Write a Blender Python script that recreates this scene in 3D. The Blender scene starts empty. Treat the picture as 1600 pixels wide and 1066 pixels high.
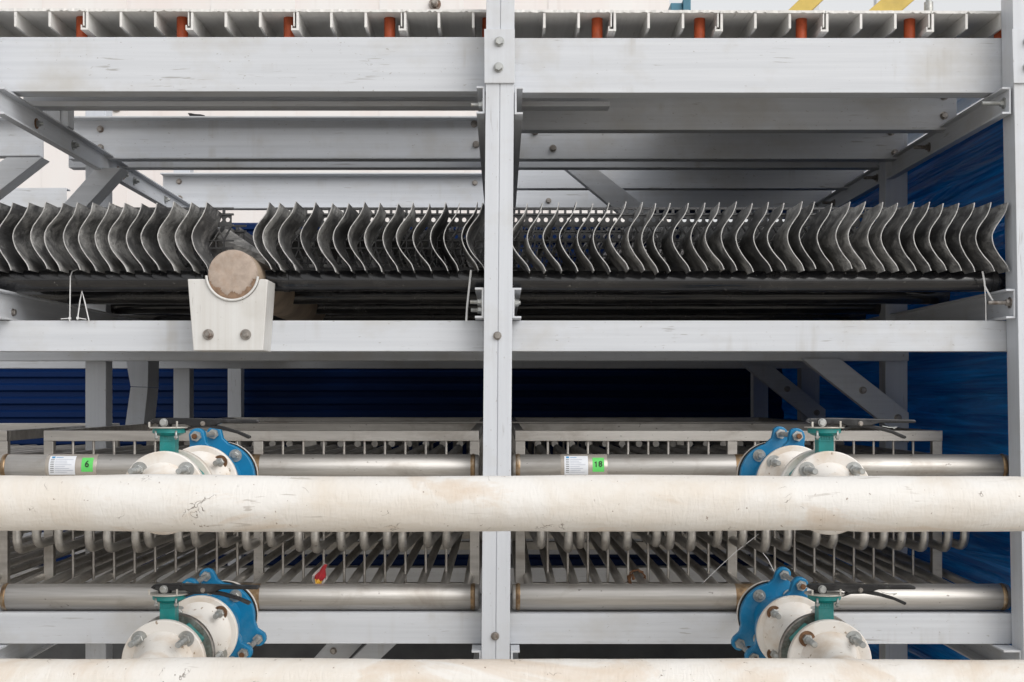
import bpy, bmesh, math, random
from mathutils import Vector, Matrix, noise
random.seed(7)
R = math.radians
PI = math.pi
sc = bpy.context.scene
C = sc.collection
# ---------------------------------------------------------------- camera model
S, D, CX, CY, ZC = 460.0, 4.5, 783.0, 622.0, 2.0
def K(Y): return (D + Y) / D
def W(u, v, Y=0.0): return Vector(((u-CX)/S, Y, ZC+(CY-v)/S))          # measured on the front plane of the frame
def P(px, py, Y): k = K(Y); return Vector(((px-CX)*k/S, Y, ZC+(CY-py)*k/S))   # seen at px,py, standing at depth Y
def X_(u): return (u-CX)/S
def Z_(v): return ZC+(CY-v)/S
# ---------------------------------------------------------------- node materials
class NT:
    def __init__(s, name):
        s.m = bpy.data.materials.new(name); s.m.use_nodes = True
        s.t = s.m.node_tree; s.n = s.t.nodes; s.l = s.t.links
        s.b = s.n['Principled BSDF']; s._v = None
    def add(s, typ, **kw):
        n = s.n.new(typ)
        for k, v in kw.items(): setattr(n, k, v)
        return n
    def link(s, a, b): s.l.new(a, b)
    def coord(s, scale=(1,1,1), rot=(0,0,0)):
        tc = s.add('ShaderNodeTexCoord'); oi = s.add('ShaderNodeObjectInfo')
        mul = s.add('ShaderNodeVectorMath', operation='SCALE'); mul.inputs[0].default_value = (37,19,53)
        s.link(oi.outputs['Random'], mul.inputs['Scale'])
        ad = s.add('ShaderNodeVectorMath', operation='ADD'); s.link(tc.outputs['Object'], ad.inputs[0]); s.link(mul.outputs[0], ad.inputs[1])
        mp = s.add('ShaderNodeMapping'); mp.inputs['Scale'].default_value = scale; mp.inputs['Rotation'].default_value = rot
        s.link(ad.outputs[0], mp.inputs[0]); return mp.outputs[0]
    def noise(s, vec, scale, detail=4, rough=.55, dist=0):
        n = s.add('ShaderNodeTexNoise'); n.inputs['Scale'].default_value = scale; n.inputs['Detail'].default_value = detail
        n.inputs['Roughness'].default_value = rough; n.inputs['Distortion'].default_value = dist
        s.link(vec, n.inputs['Vector']); return n.outputs['Fac']
    def ramp(s, fac, stops):
        r = s.add('ShaderNodeValToRGB'); e = r.color_ramp.elements
        while len(e) < len(stops): e.new(.5)
        for el, (p, c) in zip(e, stops):
            el.position = p; el.color = (*c, 1) if isinstance(c, tuple) else (c, c, c, 1)
        s.link(fac, r.inputs[0]); return r.outputs[0]
    def mix(s, fac, a, b, mode='MIX'):
        m = s.add('ShaderNodeMix', data_type='RGBA', blend_type=mode)
        for i, v in ((0, fac), (6, a), (7, b)):
            if hasattr(v, 'is_linked'): s.link(v, m.inputs[i])
            elif isinstance(v, tuple): m.inputs[i].default_value = (*v, 1)
            else: m.inputs[i].default_value = v
        return m.outputs[2]
    def math(s, op, a, b=None):
        m = s.add('ShaderNodeMath', operation=op)
        for i, v in ((0, a), (1, b)):
            if v is None: continue
            if hasattr(v, 'is_linked'): s.link(v, m.inputs[i])
            else: m.inputs[i].default_value = v
        return m.outputs[0]
    def bump(s, fac, strength=.2, dist=.002):
        b = s.add('ShaderNodeBump'); b.inputs['Strength'].default_value = strength; b.inputs['Distance'].default_value = dist
        s.link(fac, b.inputs['Height']); s.link(b.outputs[0], s.b.inputs['Normal']); return b
    def done(s, col, rough=.5, metal=0.0, **kw):
        for k, v in (('Base Color', col), ('Roughness', rough), ('Metallic', metal), *kw.items()):
            if hasattr(v, 'is_linked'): s.link(v, s.b.inputs[k])
            elif isinstance(v, tuple): s.b.inputs[k].default_value = (*v, 1)
            else: s.b.inputs[k].default_value = v
        return s.m

def frp(name, axis, a=(.61,.63,.665), b=(.535,.555,.59), dirt=1.0):
    t = NT(name)
    def st(l, c): q = [c, c, c]; q[axis] = l; return tuple(q)
    s1 = t.noise(t.coord(st(1.2, 55)), 1.0, 5, .6)
    c = t.mix(t.ramp(s1, [(.35, 0.0), (.7, 1.0)]), a, b)
    cl = t.noise(t.coord((1.6,1.6,2.2)), 2.0, 5, .6)
    c = t.mix(t.math('MULTIPLY', t.ramp(cl, [(.52, 0.0), (.75, 1.0)]), .55*dirt), c, (.44,.415,.37))
    if axis == 0:                                                                        # faint runs down the webs
        run = t.math('MULTIPLY', t.ramp(t.noise(t.coord((13,13,1.1)), 1.0, 4, .6), [(.56, 0.0), (.72, 1.0)]), t.ramp(t.noise(t.coord((1.3,1.3,5)), 1.5, 3), [(.48, 0.0), (.62, 1.0)]))
        c = t.mix(t.math('MULTIPLY', run, .42*dirt), c, (.36,.33,.28))
    sc_ = t.noise(t.coord(st(7, 90)), 1.3, 3, .5, .4)                                # thin scuffs along the pultrusion
    mk = t.noise(t.coord(st(2.5, 6)), 1.3, 2)
    sm = t.math('MULTIPLY', t.ramp(sc_, [(.64, 0.0), (.70, 1.0)]), t.ramp(mk, [(.5, 0.0), (.62, 1.0)]))
    c = t.mix(t.math('MULTIPLY', sm, .55*dirt), c, (.22,.20,.18))
    sp = t.noise(t.coord(st(60, 110)), 1.0, 2)
    c = t.mix(t.math('MULTIPLY', t.ramp(sp, [(.70, 0.0), (.76, 1.0)]), .5*dirt), c, (.2,.17,.14))
    t.bump(s1, .12, .002)
    return t.done(c, .5, 0.0)
M = {}
M['frp_x'] = frp('fibreglass_long', 0)
M['frp_y'] = frp('fibreglass_deep', 1)
M['frp_z'] = frp('fibreglass_tall', 2, a=(.61,.635,.675), b=(.56,.58,.62), dirt=.7)
M['frp_white'] = frp('fibreglass_pale', 2, a=(.66,.655,.64), b=(.60,.585,.56), dirt=1.0)
M['deck'] = frp('fibreglass_deck', 1, a=(.76,.75,.73), b=(.68,.67,.65), dirt=.6)

def white_pipe_mat():
    t = NT('cream_wrap')
    v = t.coord((1,1,1))
    n1 = t.noise(v, 3.2, 6, .62, .6)
    c = t.mix(t.ramp(n1, [(.42, 0.0), (.66, 1.0)]), (.71,.69,.66), (.64,.585,.515))
    n2 = t.noise(t.coord((.8,1.3,1.3)), 2.6, 7, .6, 1.0)
    c = t.mix(t.math('MULTIPLY', t.ramp(n2, [(.53, 0.0), (.58, .5), (.70, 1.0)]), .7), c, (.57,.45,.335))
    vo = t.add('ShaderNodeTexVoronoi', feature='DISTANCE_TO_EDGE'); vo.inputs['Scale'].default_value = 10
    wv = t.add('ShaderNodeVectorMath', operation='ADD'); nn = t.add('ShaderNodeTexNoise'); nn.inputs['Scale'].default_value = 6; nn.inputs['Detail'].default_value = 5
    t.link(v, nn.inputs['Vector']); sc1 = t.add('ShaderNodeVectorMath', operation='SCALE'); sc1.inputs['Scale'].default_value = .35
    t.link(nn.outputs['Color'], sc1.inputs[0]); t.link(v, wv.inputs[0]); t.link(sc1.outputs[0], wv.inputs[1]); t.link(wv.outputs[0], vo.inputs['Vector'])
    cr = t.ramp(vo.outputs['Distance'], [(.003, 1.0), (.009, 0.0)])
    mk = t.ramp(t.noise(v, 11, 3), [(.60, 0.0), (.64, 1.0)])
    crm = t.math('MULTIPLY', cr, mk)
    c = t.mix(t.math('MULTIPLY', crm, .75), c, (.13,.10,.075))
    ln = t.ramp(t.noise(t.coord((9,55,55)), 1.0, 3, .5, .8), [(.655, 0.0), (.70, 1.0)])
    c = t.mix(t.math('MULTIPLY', t.math('MULTIPLY', ln, t.ramp(t.noise(v, 2.3, 3), [(.5, 0.0), (.62, 1.0)])), .5), c, (.30,.26,.22))
    sp = t.ramp(t.noise(t.coord((1,1,1)), 75, 2), [(.715, 0.0), (.75, 1.0)])
    c = t.mix(t.math('MULTIPLY', sp, .7), c, (.2,.14,.10))
    h = t.math('ADD', t.math('ADD', t.noise(t.coord((2,6,6)), 5, 6, .6), t.math('MULTIPLY', t.noise(t.coord((9,2.5,2.5)), 6, 3, .5, 2.0), .5)), t.math('MULTIPLY', crm, -1.0))
    t.bump(h, .45, .006)
    return t.done(c, .55, 0.0)
M['pipe_white'] = white_pipe_mat()
def paint_white():
    t = NT('cream_paint'); v = t.coord()
    c = t.mix(t.ramp(t.noise(v, 9, 6, .6), [(.45, 0.0), (.7, 1.0)]), (.74,.71,.67), (.58,.48,.38))
    c = t.mix(t.ramp(t.noise(v, 60, 2), [(.68, 0.0), (.74, .8)]), c, (.25,.17,.1))
    t.bump(t.noise(v, 30, 4), .2, .003)
    return t.done(c, .45)
M['paint_white'] = paint_white()
def steel(name, axis, a, b, rough=(.26,.46), fine=60):
    t = NT(name); q = [fine]*3; q[axis] = 2.0
    s1 = t.noise(t.coord(tuple(q)), 1.0, 5, .65)
    c = t.mix(t.ramp(s1, [(.35, 0.0), (.68, 1.0)]), a, b)
    bl = t.noise(t.coord((3,5,5)), 1.6, 6, .65, .5)
    c = t.mix(t.math('MULTIPLY', t.ramp(bl, [(.52, 0.0), (.72, 1.0)]), .6), c, (.27,.23,.19))
    sp = t.ramp(t.noise(t.coord((40,60,60)), 1.0, 2), [(.70, 0.0), (.75, 1.0)])
    c = t.mix(t.math('MULTIPLY', sp, .6), c, (.1,.08,.07))
    r = t.math('ADD', t.math('MULTIPLY', bl, rough[1]-rough[0]), rough[0])
    t.bump(s1, .12, .001)
    return t.done(c, r, .85)
M['steel_x'] = steel('stainless_header', 0, (.55,.53,.505), (.38,.36,.335), (.40,.58))
M['steel_y'] = steel('stainless_tube', 1, (.64,.615,.58), (.44,.42,.39), (.34,.5), 40)
M['steel_f'] = steel('stainless_frame', 0, (.60,.575,.54), (.42,.395,.365), (.35,.5), 25)
def weld():
    t = NT('heat_tint'); v = t.coord()
    c = t.ramp(t.noise(v, 26, 4), [(.3, (.13,.085,.055)), (.5, (.30,.20,.11)), (.7, (.46,.39,.31))])
    return t.done(c, .4, .8)
M['weld'] = weld()
def plain(name, col, rough=.5, metal=0.0, var=.25, scale=14, spec=None, dirt=None):
    t = NT(name); v = t.coord()
    n = t.noise(v, scale, 5, .6)
    dk = tuple(x*(1-var) for x in col)
    c = t.mix(t.ramp(n, [(.35, 0.0), (.68, 1.0)]), col, dk)
    if dirt:
        c = t.mix(t.math('MULTIPLY', t.ramp(t.noise(t.coord(), scale*.4, 6, .7), [(.5, 0.0), (.7, 1.0)]), dirt[1]), c, dirt[0])
    t.bump(n, .1, .001)
    return t.done(c, t.math('ADD', t.math('MULTIPLY', n, .2), rough-.1), metal)
M['zinc'] = plain('zinc_plate', (.50,.51,.50), .45, .8, .35, 40, dirt=((.33,.28,.2), .5))
M['bolt_dark'] = plain('dull_bolt', (.42,.39,.36), .42, .8, .5, 60, dirt=((.16,.08,.045), .8))
M['rust'] = plain('rust', (.17,.075,.03), .8, .0, .5, 40)
M['rusty_washer'] = plain('rusty_washer', (.24,.13,.07), .6, .5, .6, 45)
M['blue'] = plain('blue_paint', (.001,.185,.385), .40, 0, .16, 20, dirt=((.16,.27,.36), .35))
M['teal'] = plain('teal_paint', (.006,.24,.235), .38, 0, .25, 30, dirt=((.20,.30,.28), .3))
M['rubber'] = plain('black_rubber', (.012,.012,.013), .6, 0, .3, 30)
M['lever'] = plain('black_lever', (.02,.02,.022), .30, 0.2, .4, 40, dirt=((.16,.16,.16), .35))
M['disc'] = plain('index_plate', (.62,.60,.55), .4, .5, .3, 30, dirt=((.3,.22,.14), .5))
M['orange'] = plain('orange_red_pipe', (.50,.085,.022), .55, 0, .35, 30, dirt=((.24,.07,.03), .6))
M['pad'] = plain('beige_mortar', (.45,.365,.305), .85, 0, .22, 45, dirt=((.30,.19,.12), .35))
M['beige_pipe'] = plain('brown_pipe', (.50,.39,.29), .6, 0, .4, 8, dirt=((.14,.09,.055), .6))
M['yellow'] = plain('yellow_paint', (.62,.45,.10), .5, 0, .2, 12, dirt=((.4,.3,.12), .3))
M['motor_blue'] = plain('motor_paint', (.06,.19,.27), .5, 0, .2, 12)
M['tie'] = plain('white_nylon', (.72,.72,.72), .5, 0, .1, 30)
M['black_scrap'] = plain('black_scrap', (.015,.015,.016), .5, 0, .3, 30)
M['green'] = plain('green_sticker', (.12,.62,.13), .5, 0, .08, 30)
M['ink'] = plain('black_ink', (.015,.02,.015), .6, 0, .1, 30)
M['faint_ink'] = plain('grey_ink', (.28,.31,.40), .6, 0, .1, 30)
M['label_blue'] = plain('blue_ink', (.05,.28,.55), .6, 0, .1, 30)
M['paper'] = plain('white_paper', (.72,.74,.78), .55, 0, .06, 30)
M['red'] = plain('red_foil', (.38,.012,.02), .35, 0, .5, 30)
M['foil'] = plain('pale_foil', (.62,.58,.55), .4, .3, .4, 30)
M['foil_yellow'] = plain('yellow_foil', (.7,.38,.03), .45, 0, .5, 40)
def tape():
    t = NT('brown_tape'); v = t.coord()
    c = t.mix(t.noise(v, 18, 4), (.48,.44,.39), (.36,.325,.285))
    return t.done(c, .22, .3)
M['tape'] = tape()
def blade():
    t = NT('dusty_black_plastic'); oi = t.add('ShaderNodeObjectInfo')
    n = t.noise(t.coord((2.0,5,9)), 2.4, 6, .65, .4)
    n2 = t.noise(t.coord((90,3,90)), 1.5, 3)
    pat = t.math('ADD', n, t.math('MULTIPLY', t.math('SUBTRACT', oi.outputs['Random'], .5), .34))
    c = t.mix(t.ramp(pat, [(.38, 0.0), (.56, .5), (.70, 1.0)]), (.085,.085,.087), (.66,.65,.63))
    sm = t.ramp(t.noise(t.coord((5,9,14)), 3.0, 6, .7, 1.0), [(.50, 0.0), (.60, 1.0)])            # rubbed and wet patches
    c = t.mix(t.math('MULTIPLY', sm, .62), c, (.05,.05,.052))
    tan = t.ramp(t.noise(t.coord((3,4,6)), 1.7, 4), [(.66, 0.0), (.74, 1.0)])
    c = t.mix(t.math('MULTIPLY', tan, .5), c, (.36,.31,.25))
    c = t.mix(t.math('MULTIPLY', n2, .25), c, (.12,.12,.12))
    t.bump(t.noise(t.coord((260,4,260)), 1.0, 1), .5, .003)
    return t.done(c, t.math('ADD', t.math('MULTIPLY', n, .3), .24))
M['blade'] = blade()
M['blade_edge'] = plain('worn_edge', (.58,.575,.565), .6, 0, .45, 60)
M['lattice'] = plain('black_lattice', (.075,.075,.077), .38, 0, .4, 30, dirt=((.12,.118,.112), .35))
def hdpe():
    t = NT('black_polythene')
    s1 = t.noise(t.coord((1.5,60,60)), 1.0, 4)
    d = t.noise(t.coord((4,8,8)), 2.0, 6, .7)
    c = t.mix(t.math('MULTIPLY', t.ramp(d, [(.5, 0.0), (.75, 1.0)]), .4), (.009,.009,.011), (.09,.087,.082))
    sp = t.ramp(t.noise(t.coord((60,90,90)), 1.0, 2), [(.70, 0.0), (.76, 1.0)])
    c = t.mix(t.math('MULTIPLY', sp, .5), c, (.3,.29,.27))
    t.bump(s1, .15, .001)
    t.b.inputs['Specular IOR Level'].default_value = .7
    return t.done(c, t.math('ADD', t.math('MULTIPLY', d, .22), .09))
M['hdpe'] = hdpe()
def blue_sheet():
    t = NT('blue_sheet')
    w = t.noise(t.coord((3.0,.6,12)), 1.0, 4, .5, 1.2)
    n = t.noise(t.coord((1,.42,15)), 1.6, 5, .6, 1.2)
    c = t.mix(t.ramp(n, [(.40, 0.0), (.54, .45), (.66, 1.0)]), (.0005,.10,.36), (.003,.38,.92))  # light and dark streaks paint wavy reflections into the sheet colour
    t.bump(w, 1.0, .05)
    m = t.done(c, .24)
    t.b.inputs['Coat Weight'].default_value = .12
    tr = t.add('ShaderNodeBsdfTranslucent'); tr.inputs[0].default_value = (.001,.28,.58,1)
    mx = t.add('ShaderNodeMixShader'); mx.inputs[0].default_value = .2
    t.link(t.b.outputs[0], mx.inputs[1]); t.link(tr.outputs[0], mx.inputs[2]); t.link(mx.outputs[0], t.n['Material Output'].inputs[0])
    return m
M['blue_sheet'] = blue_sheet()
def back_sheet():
    t = NT('shaded_blue_sheet'); n = t.noise(t.coord((.8,1,6)), 1.5, 5, .6)
    c = t.mix(n, (.0008,.012,.062), (.001,.018,.085))  # blue sheet darkened so its colour carries the shade at the back
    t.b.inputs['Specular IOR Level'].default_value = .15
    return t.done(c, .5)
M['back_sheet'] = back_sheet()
def clad():
    t = NT('white_cladding'); tc = t.add('ShaderNodeTexCoord')
    n = t.noise(t.coord((1.1,1,.12)), 1.3, 5, .6); n2 = t.noise(t.coord((6,1,.3)), 1.0, 3)
    c = t.mix(t.ramp(n, [(.4, 0.0), (.65, 1.0)]), (.82,.80,.785), (.80,.735,.71))
    c = t.mix(t.math('MULTIPLY', t.ramp(n2, [(.58, 0.0), (.75, 1.0)]), .35), c, (.62,.55,.52))
    return t.done(c, .5)
M['clad'] = clad()
def conc():
    t = NT('concrete'); v = t.coord()
    n = t.noise(v, 1.3, 8, .65); n2 = t.noise(v, 40, 3)
    c = t.mix(t.ramp(n, [(.35, 0.0), (.7, 1.0)]), (.58,.54,.48), (.47,.43,.37))
    c = t.mix(t.math('MULTIPLY', n2, .3), c, (.36,.33,.28))
    t.bump(n2, .3, .004)
    return t.done(c, .85)
M['conc'] = conc()
M['basin'] = plain('grey_basin', (.16,.16,.16), .7, 0, .3, 5)

# ---------------------------------------------------------------- mesh builder
class MB:
    def __init__(s): s.b = bmesh.new(); s.mats = []
    def mi(s, m):
        if m not in s.mats: s.mats.append(m)
        return s.mats.index(m)
    def face(s, vs, m, sm=False):
        try: f = s.b.faces.new(vs)
        except ValueError: return None
        f.material_index = m; f.smooth = sm; return f
    def loft(s, rings, m, caps=True, closed=True, sm=False):
        m = s.mi(m); vr = [[s.b.verts.new(p) for p in r] for r in rings]; n = len(vr[0])
        for a, b in zip(vr, vr[1:]):
            for i in range(n if closed else n-1):
                j = (i+1) % n; s.face((a[i], a[j], b[j], b[i]), m, sm)
        if caps: s.face(list(reversed(vr[0])), m); s.face(vr[-1], m)
        return vr
    def box(s, x0, x1, y0, y1, z0, z1, m):
        q = lambda z: [Vector((x0,y0,z)), Vector((x1,y0,z)), Vector((x1,y1,z)), Vector((x0,y1,z))]
        s.loft([q(z0), q(z1)], m)
    def prism(s, pts, y0, y1, m):                       # outline in the facade plane, real thickness in depth
        s.loft([[Vector((p[0], y0, p[1])) for p in pts], [Vector((p[0], y1, p[1])) for p in pts]], m)
    def prismx(s, pts, x0, x1, m):                      # outline (y,z) swept along the facade
        s.loft([[Vector((x0, p[0], p[1])) for p in pts], [Vector((x1, p[0], p[1])) for p in pts]], m)
    def tube(s, pts, r, m, n=10, caps=True):
        pts = [Vector(p) for p in pts]; rings = []
        up = None
        for i, p in enumerate(pts):
            d = (pts[min(i+1, len(pts)-1)] - pts[max(i-1, 0)]).normalized()
            if up is None:
                up = Vector((0,0,1)) if abs(d.z) < .9 else Vector((1,0,0))
            a = d.cross(up).normalized(); up = a.cross(d).normalized()
            rr = r[i] if isinstance(r, (list, tuple)) else r
            rings.append([p + rr*(math.cos(2*PI*k/n)*a + math.sin(2*PI*k/n)*up) for k in range(n)])
        s.loft(rings, m, caps, True, True)
    def lathe(s, prof, org, ax, m, n=32, caps=True, flat=False):   # prof: (radius, distance along ax)
        org = Vector(org); ax = Vector(ax).normalized()
        a = ax.orthogonal().normalized(); b = ax.cross(a)
        rings = [[org + ax*h + r*(math.cos(2*PI*k/n)*a + math.sin(2*PI*k/n)*b) for k in range(n)] for r, h in prof]
        s.loft(rings, m, caps, True, not flat)
    def build(s, name, parent=None, bevel=0.0, base=None, segs=2):
        b = s.b
        bmesh.ops.remove_doubles(b, verts=b.verts, dist=1e-6)
        bmesh.ops.recalc_face_normals(b, faces=b.faces)
        if bevel:
            es = [e for e in b.edges if len(e.link_faces) == 2 and e.calc_face_angle(0) > R(35)]
            bmesh.ops.bevel(b, geom=es, offset=bevel, segments=segs, profile=.5, affect='EDGES', clamp_overlap=True)
        for e in b.edges:
            if len(e.link_faces) == 2: e.smooth = e.calc_face_angle(0) < R(38)
        if parent is None:
            if base is None:
                vs = [v.co for v in b.verts]
                base = Vector(((min(v.x for v in vs)+max(v.x for v in vs))/2, (min(v.y for v in vs)+max(v.y for v in vs))/2, min(v.z for v in vs)))
            off = Vector(base)
        else:
            off = Vector((0,0,0)); q = parent
            while q: off += q.location; q = q.parent
        bmesh.ops.translate(b, verts=b.verts, vec=-off)
        me = bpy.data.meshes.new(name); b.to_mesh(me); b.free()
        for m in s.mats: me.materials.append(M[m])
        o = bpy.data.objects.new(name, me); C.objects.link(o)
        if parent: o.parent = parent
        else: o.location = off
        return o
def tag(o, label, cat, group=None, kind='thing'):
    o['label'] = label; o['category'] = cat; o['kind'] = kind
    if group: o['group'] = group
    return o
def thing(name, label, cat, loc, group=None):
    o = bpy.data.objects.new(name, None); C.objects.link(o); o.location = loc; o.empty_display_size = .05
    return tag(o, label, cat, group)
def struct(o): o['kind'] = 'structure'; return o
def copy_tree(o, parent=None):
    c = o.copy(); C.objects.link(c)
    if parent: c.parent = parent
    for ch in list(o.children): copy_tree(ch, c)
    return c

# ---------------------------------------------------------------- bolts (a part of whatever they fasten)
BOLT = {}
def bolt_mesh(kind):
    if kind in BOLT: return BOLT[kind]
    mb = MB(); a = (0,-1,0); o = (0,0,0)
    base, L = kind.split(':') if ':' in kind else (kind, '.03')
    L = float(L); dark = base.startswith('dark'); mm = 'bolt_dark' if dark else 'zinc'
    wm = 'rusty_washer' if 'rusty' in base else mm
    big = 'nut' in base
    mb.lathe([(.0195 if big else .0135, 0), (.0195 if big else .0135, .0035)], o, a, wm, 20)
    if 'head' in base:
        mb.lathe([(.0115, .0035), (.0115, .010), (.0095, .0118)], o, a, mm, 6, True, True)
    else:
        mb.lathe([(.0125, .0035), (.0125, .014), (.0105, .0155)], o, a, mm, 6, True, True)
        prof = [(.0075, .0155)]; h = .0165
        while h < L: prof += [(.0075, h), (.0069, h+.0012)]; h += .0024
        prof += [(.006, h)]
        mb.lathe(prof, o, a, mm, 12)
    ob = mb.build('bolt', base=(0,0,0)); me = ob.data; bpy.data.objects.remove(ob); BOLT[kind] = me; return me
def bolt(parent, pos, kind='darkhead', axis=(0,-1,0), scale=1.0, name='bolt'):
    o = bpy.data.objects.new(name, bolt_mesh(kind)); C.objects.link(o); o.parent = parent
    off = Vector((0,0,0)); q = parent
    while q: off += q.location; q = q.parent
    o.location = Vector(pos) - off
    rot = Vector((0,-1,0)).rotation_difference(Vector(axis)).to_matrix() @ Matrix.Rotation(random.uniform(0, 1), 3, 'Y')
    o.rotation_euler = rot.to_euler(); o.scale = (scale,)*3
    return o

# ================================================================ setting
mb = MB(); mb.box(-60, 60, -40, 80, -.3, 0, 'conc'); struct(mb.build('ground'))

# ================================================================ posts
V_TOP, V_GND = -430, 622+ZC*S
def post(label, l0, l1, w, Y0=-.012, Y1=.092, seam=True):
    """l0, l1: left edge at v=0 and v=1000 (the post leans a little)."""
    L = lambda v: l0+(l1-l0)*v/1000
    t = thing('post', label, 'post', W((L(V_GND)+w/2), V_GND, .04), 'front posts of the frame')
    mb = MB()
    for a, b in ((0, w*.487), (w*.513, w)):
        mb.prism([(X_(L(V_TOP)+a), Z_(V_TOP)), (X_(L(V_TOP)+b), Z_(V_TOP)), (X_(L(V_GND)+b), Z_(V_GND)), (X_(L(V_GND)+a), Z_(V_GND))], Y0, Y1, 'frp_z')
    mb.box(X_(L(500)+8), X_(L(500)+w-8), Y0+.004, Y1-.004, Z_(1400), Z_(-300), 'frp_z')
    mb.build('tube', t, .0012)
    mb = MB(); v0, v1 = 48, 132
    mb.prism([(X_(L(v0)-3), Z_(v0)), (X_(L(v0)+w+.5), Z_(v0)), (X_(L(v1)+w+1), Z_(v1)), (X_(L(v1)-2), Z_(v1))], Y0-.009, Y0-.001, 'frp_z')
    mb.build('splice_plate', t, .001)
    for dv, dx in ((68, 0), (108, -1)):
        bolt(t, W(L(dv)+w*.47+dx, dv, Y0-.009), 'zinchead', scale=1.25)
    for dv in (525, 993):
        bolt(t, W(L(dv)+w*.48, dv, Y0), 'darkhead', scale=1.05)
    return t
post('grey fibreglass post running top to bottom through the centre of the photo', 760, 752.5, 44)
post('grey fibreglass post along the blue sheet wall with its inner side face showing', 1580, 1597, 46)
post('grey fibreglass post at the far end from the blue sheet wall', -68, -80, 46)

# ================================================================ front beams
def channel_x(mb, x0, x1, v0, v1, Y, fl=.08, t=.008, m='frp_x', back=True, dv=0):
    """C channel along the facade; the web faces us (back=True) or the flanges do."""
    zt, zb = Z_(v0), Z_(v1)
    if back: pts = [(Y, zt), (Y+fl, zt), (Y+fl, zt-t), (Y+t, zt-t), (Y+t, zb+t), (Y+fl, zb+t), (Y+fl, zb), (Y, zb)]
    else:    pts = [(Y, zt), (Y, zt-t), (Y+fl-t, zt-t), (Y+fl-t, zb+t), (Y, zb+t), (Y, zb), (Y+fl, zb), (Y+fl, zt)]
    mb.prismx(pts, x0, x1, m)
def vfront(py, Y=.1): return CY-(CY-py)*K(Y)
def beam(label, px0, px1, py0, py1, Y=.1, fl=.085, back=True, bolts=(), bk='darkhead', group='front beams of the frame', tilt=0):
    k = K(Y); u0, u1 = CX+(px0-CX)*k, CX+(px1-CX)*k
    t = thing('beam', label, 'beam', W((u0+u1)/2, vfront(py1, Y), Y+.04), group)
    mb = MB(); channel_x(mb, X_(u0), X_(u1), vfront(py0, Y), vfront(py1, Y), Y, fl, back=back)
    mb.build('channel', t, .0018)
    for x, y in bolts: bolt(t, P(x, y, Y + (0 if back else fl-.008)), bk)
    return t
beam('thick grey top beam under the deck, on the side with the round beige pipe end', -70, 777, 58, 143)
beam('thick grey top beam under the deck, on the side next to the blue sheet wall', 780, 1626, 59.5, 145)
beam('pale grey middle beam carrying the white saddle bracket', -70, 776, 501, 549, fl=.075)
beam('pale grey middle beam below the black pipes, next to the blue sheet wall', 779, 1630, 501, 549, fl=.075)
beam('grey bottom beam under the header pipe with the red wrapper above it', -70, 774, 957.5, 1006, fl=.082)
beam('grey bottom beam under the header pipe, next to the blue sheet wall', 777, 1636, 959, 1006.5, fl=.082)
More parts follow.
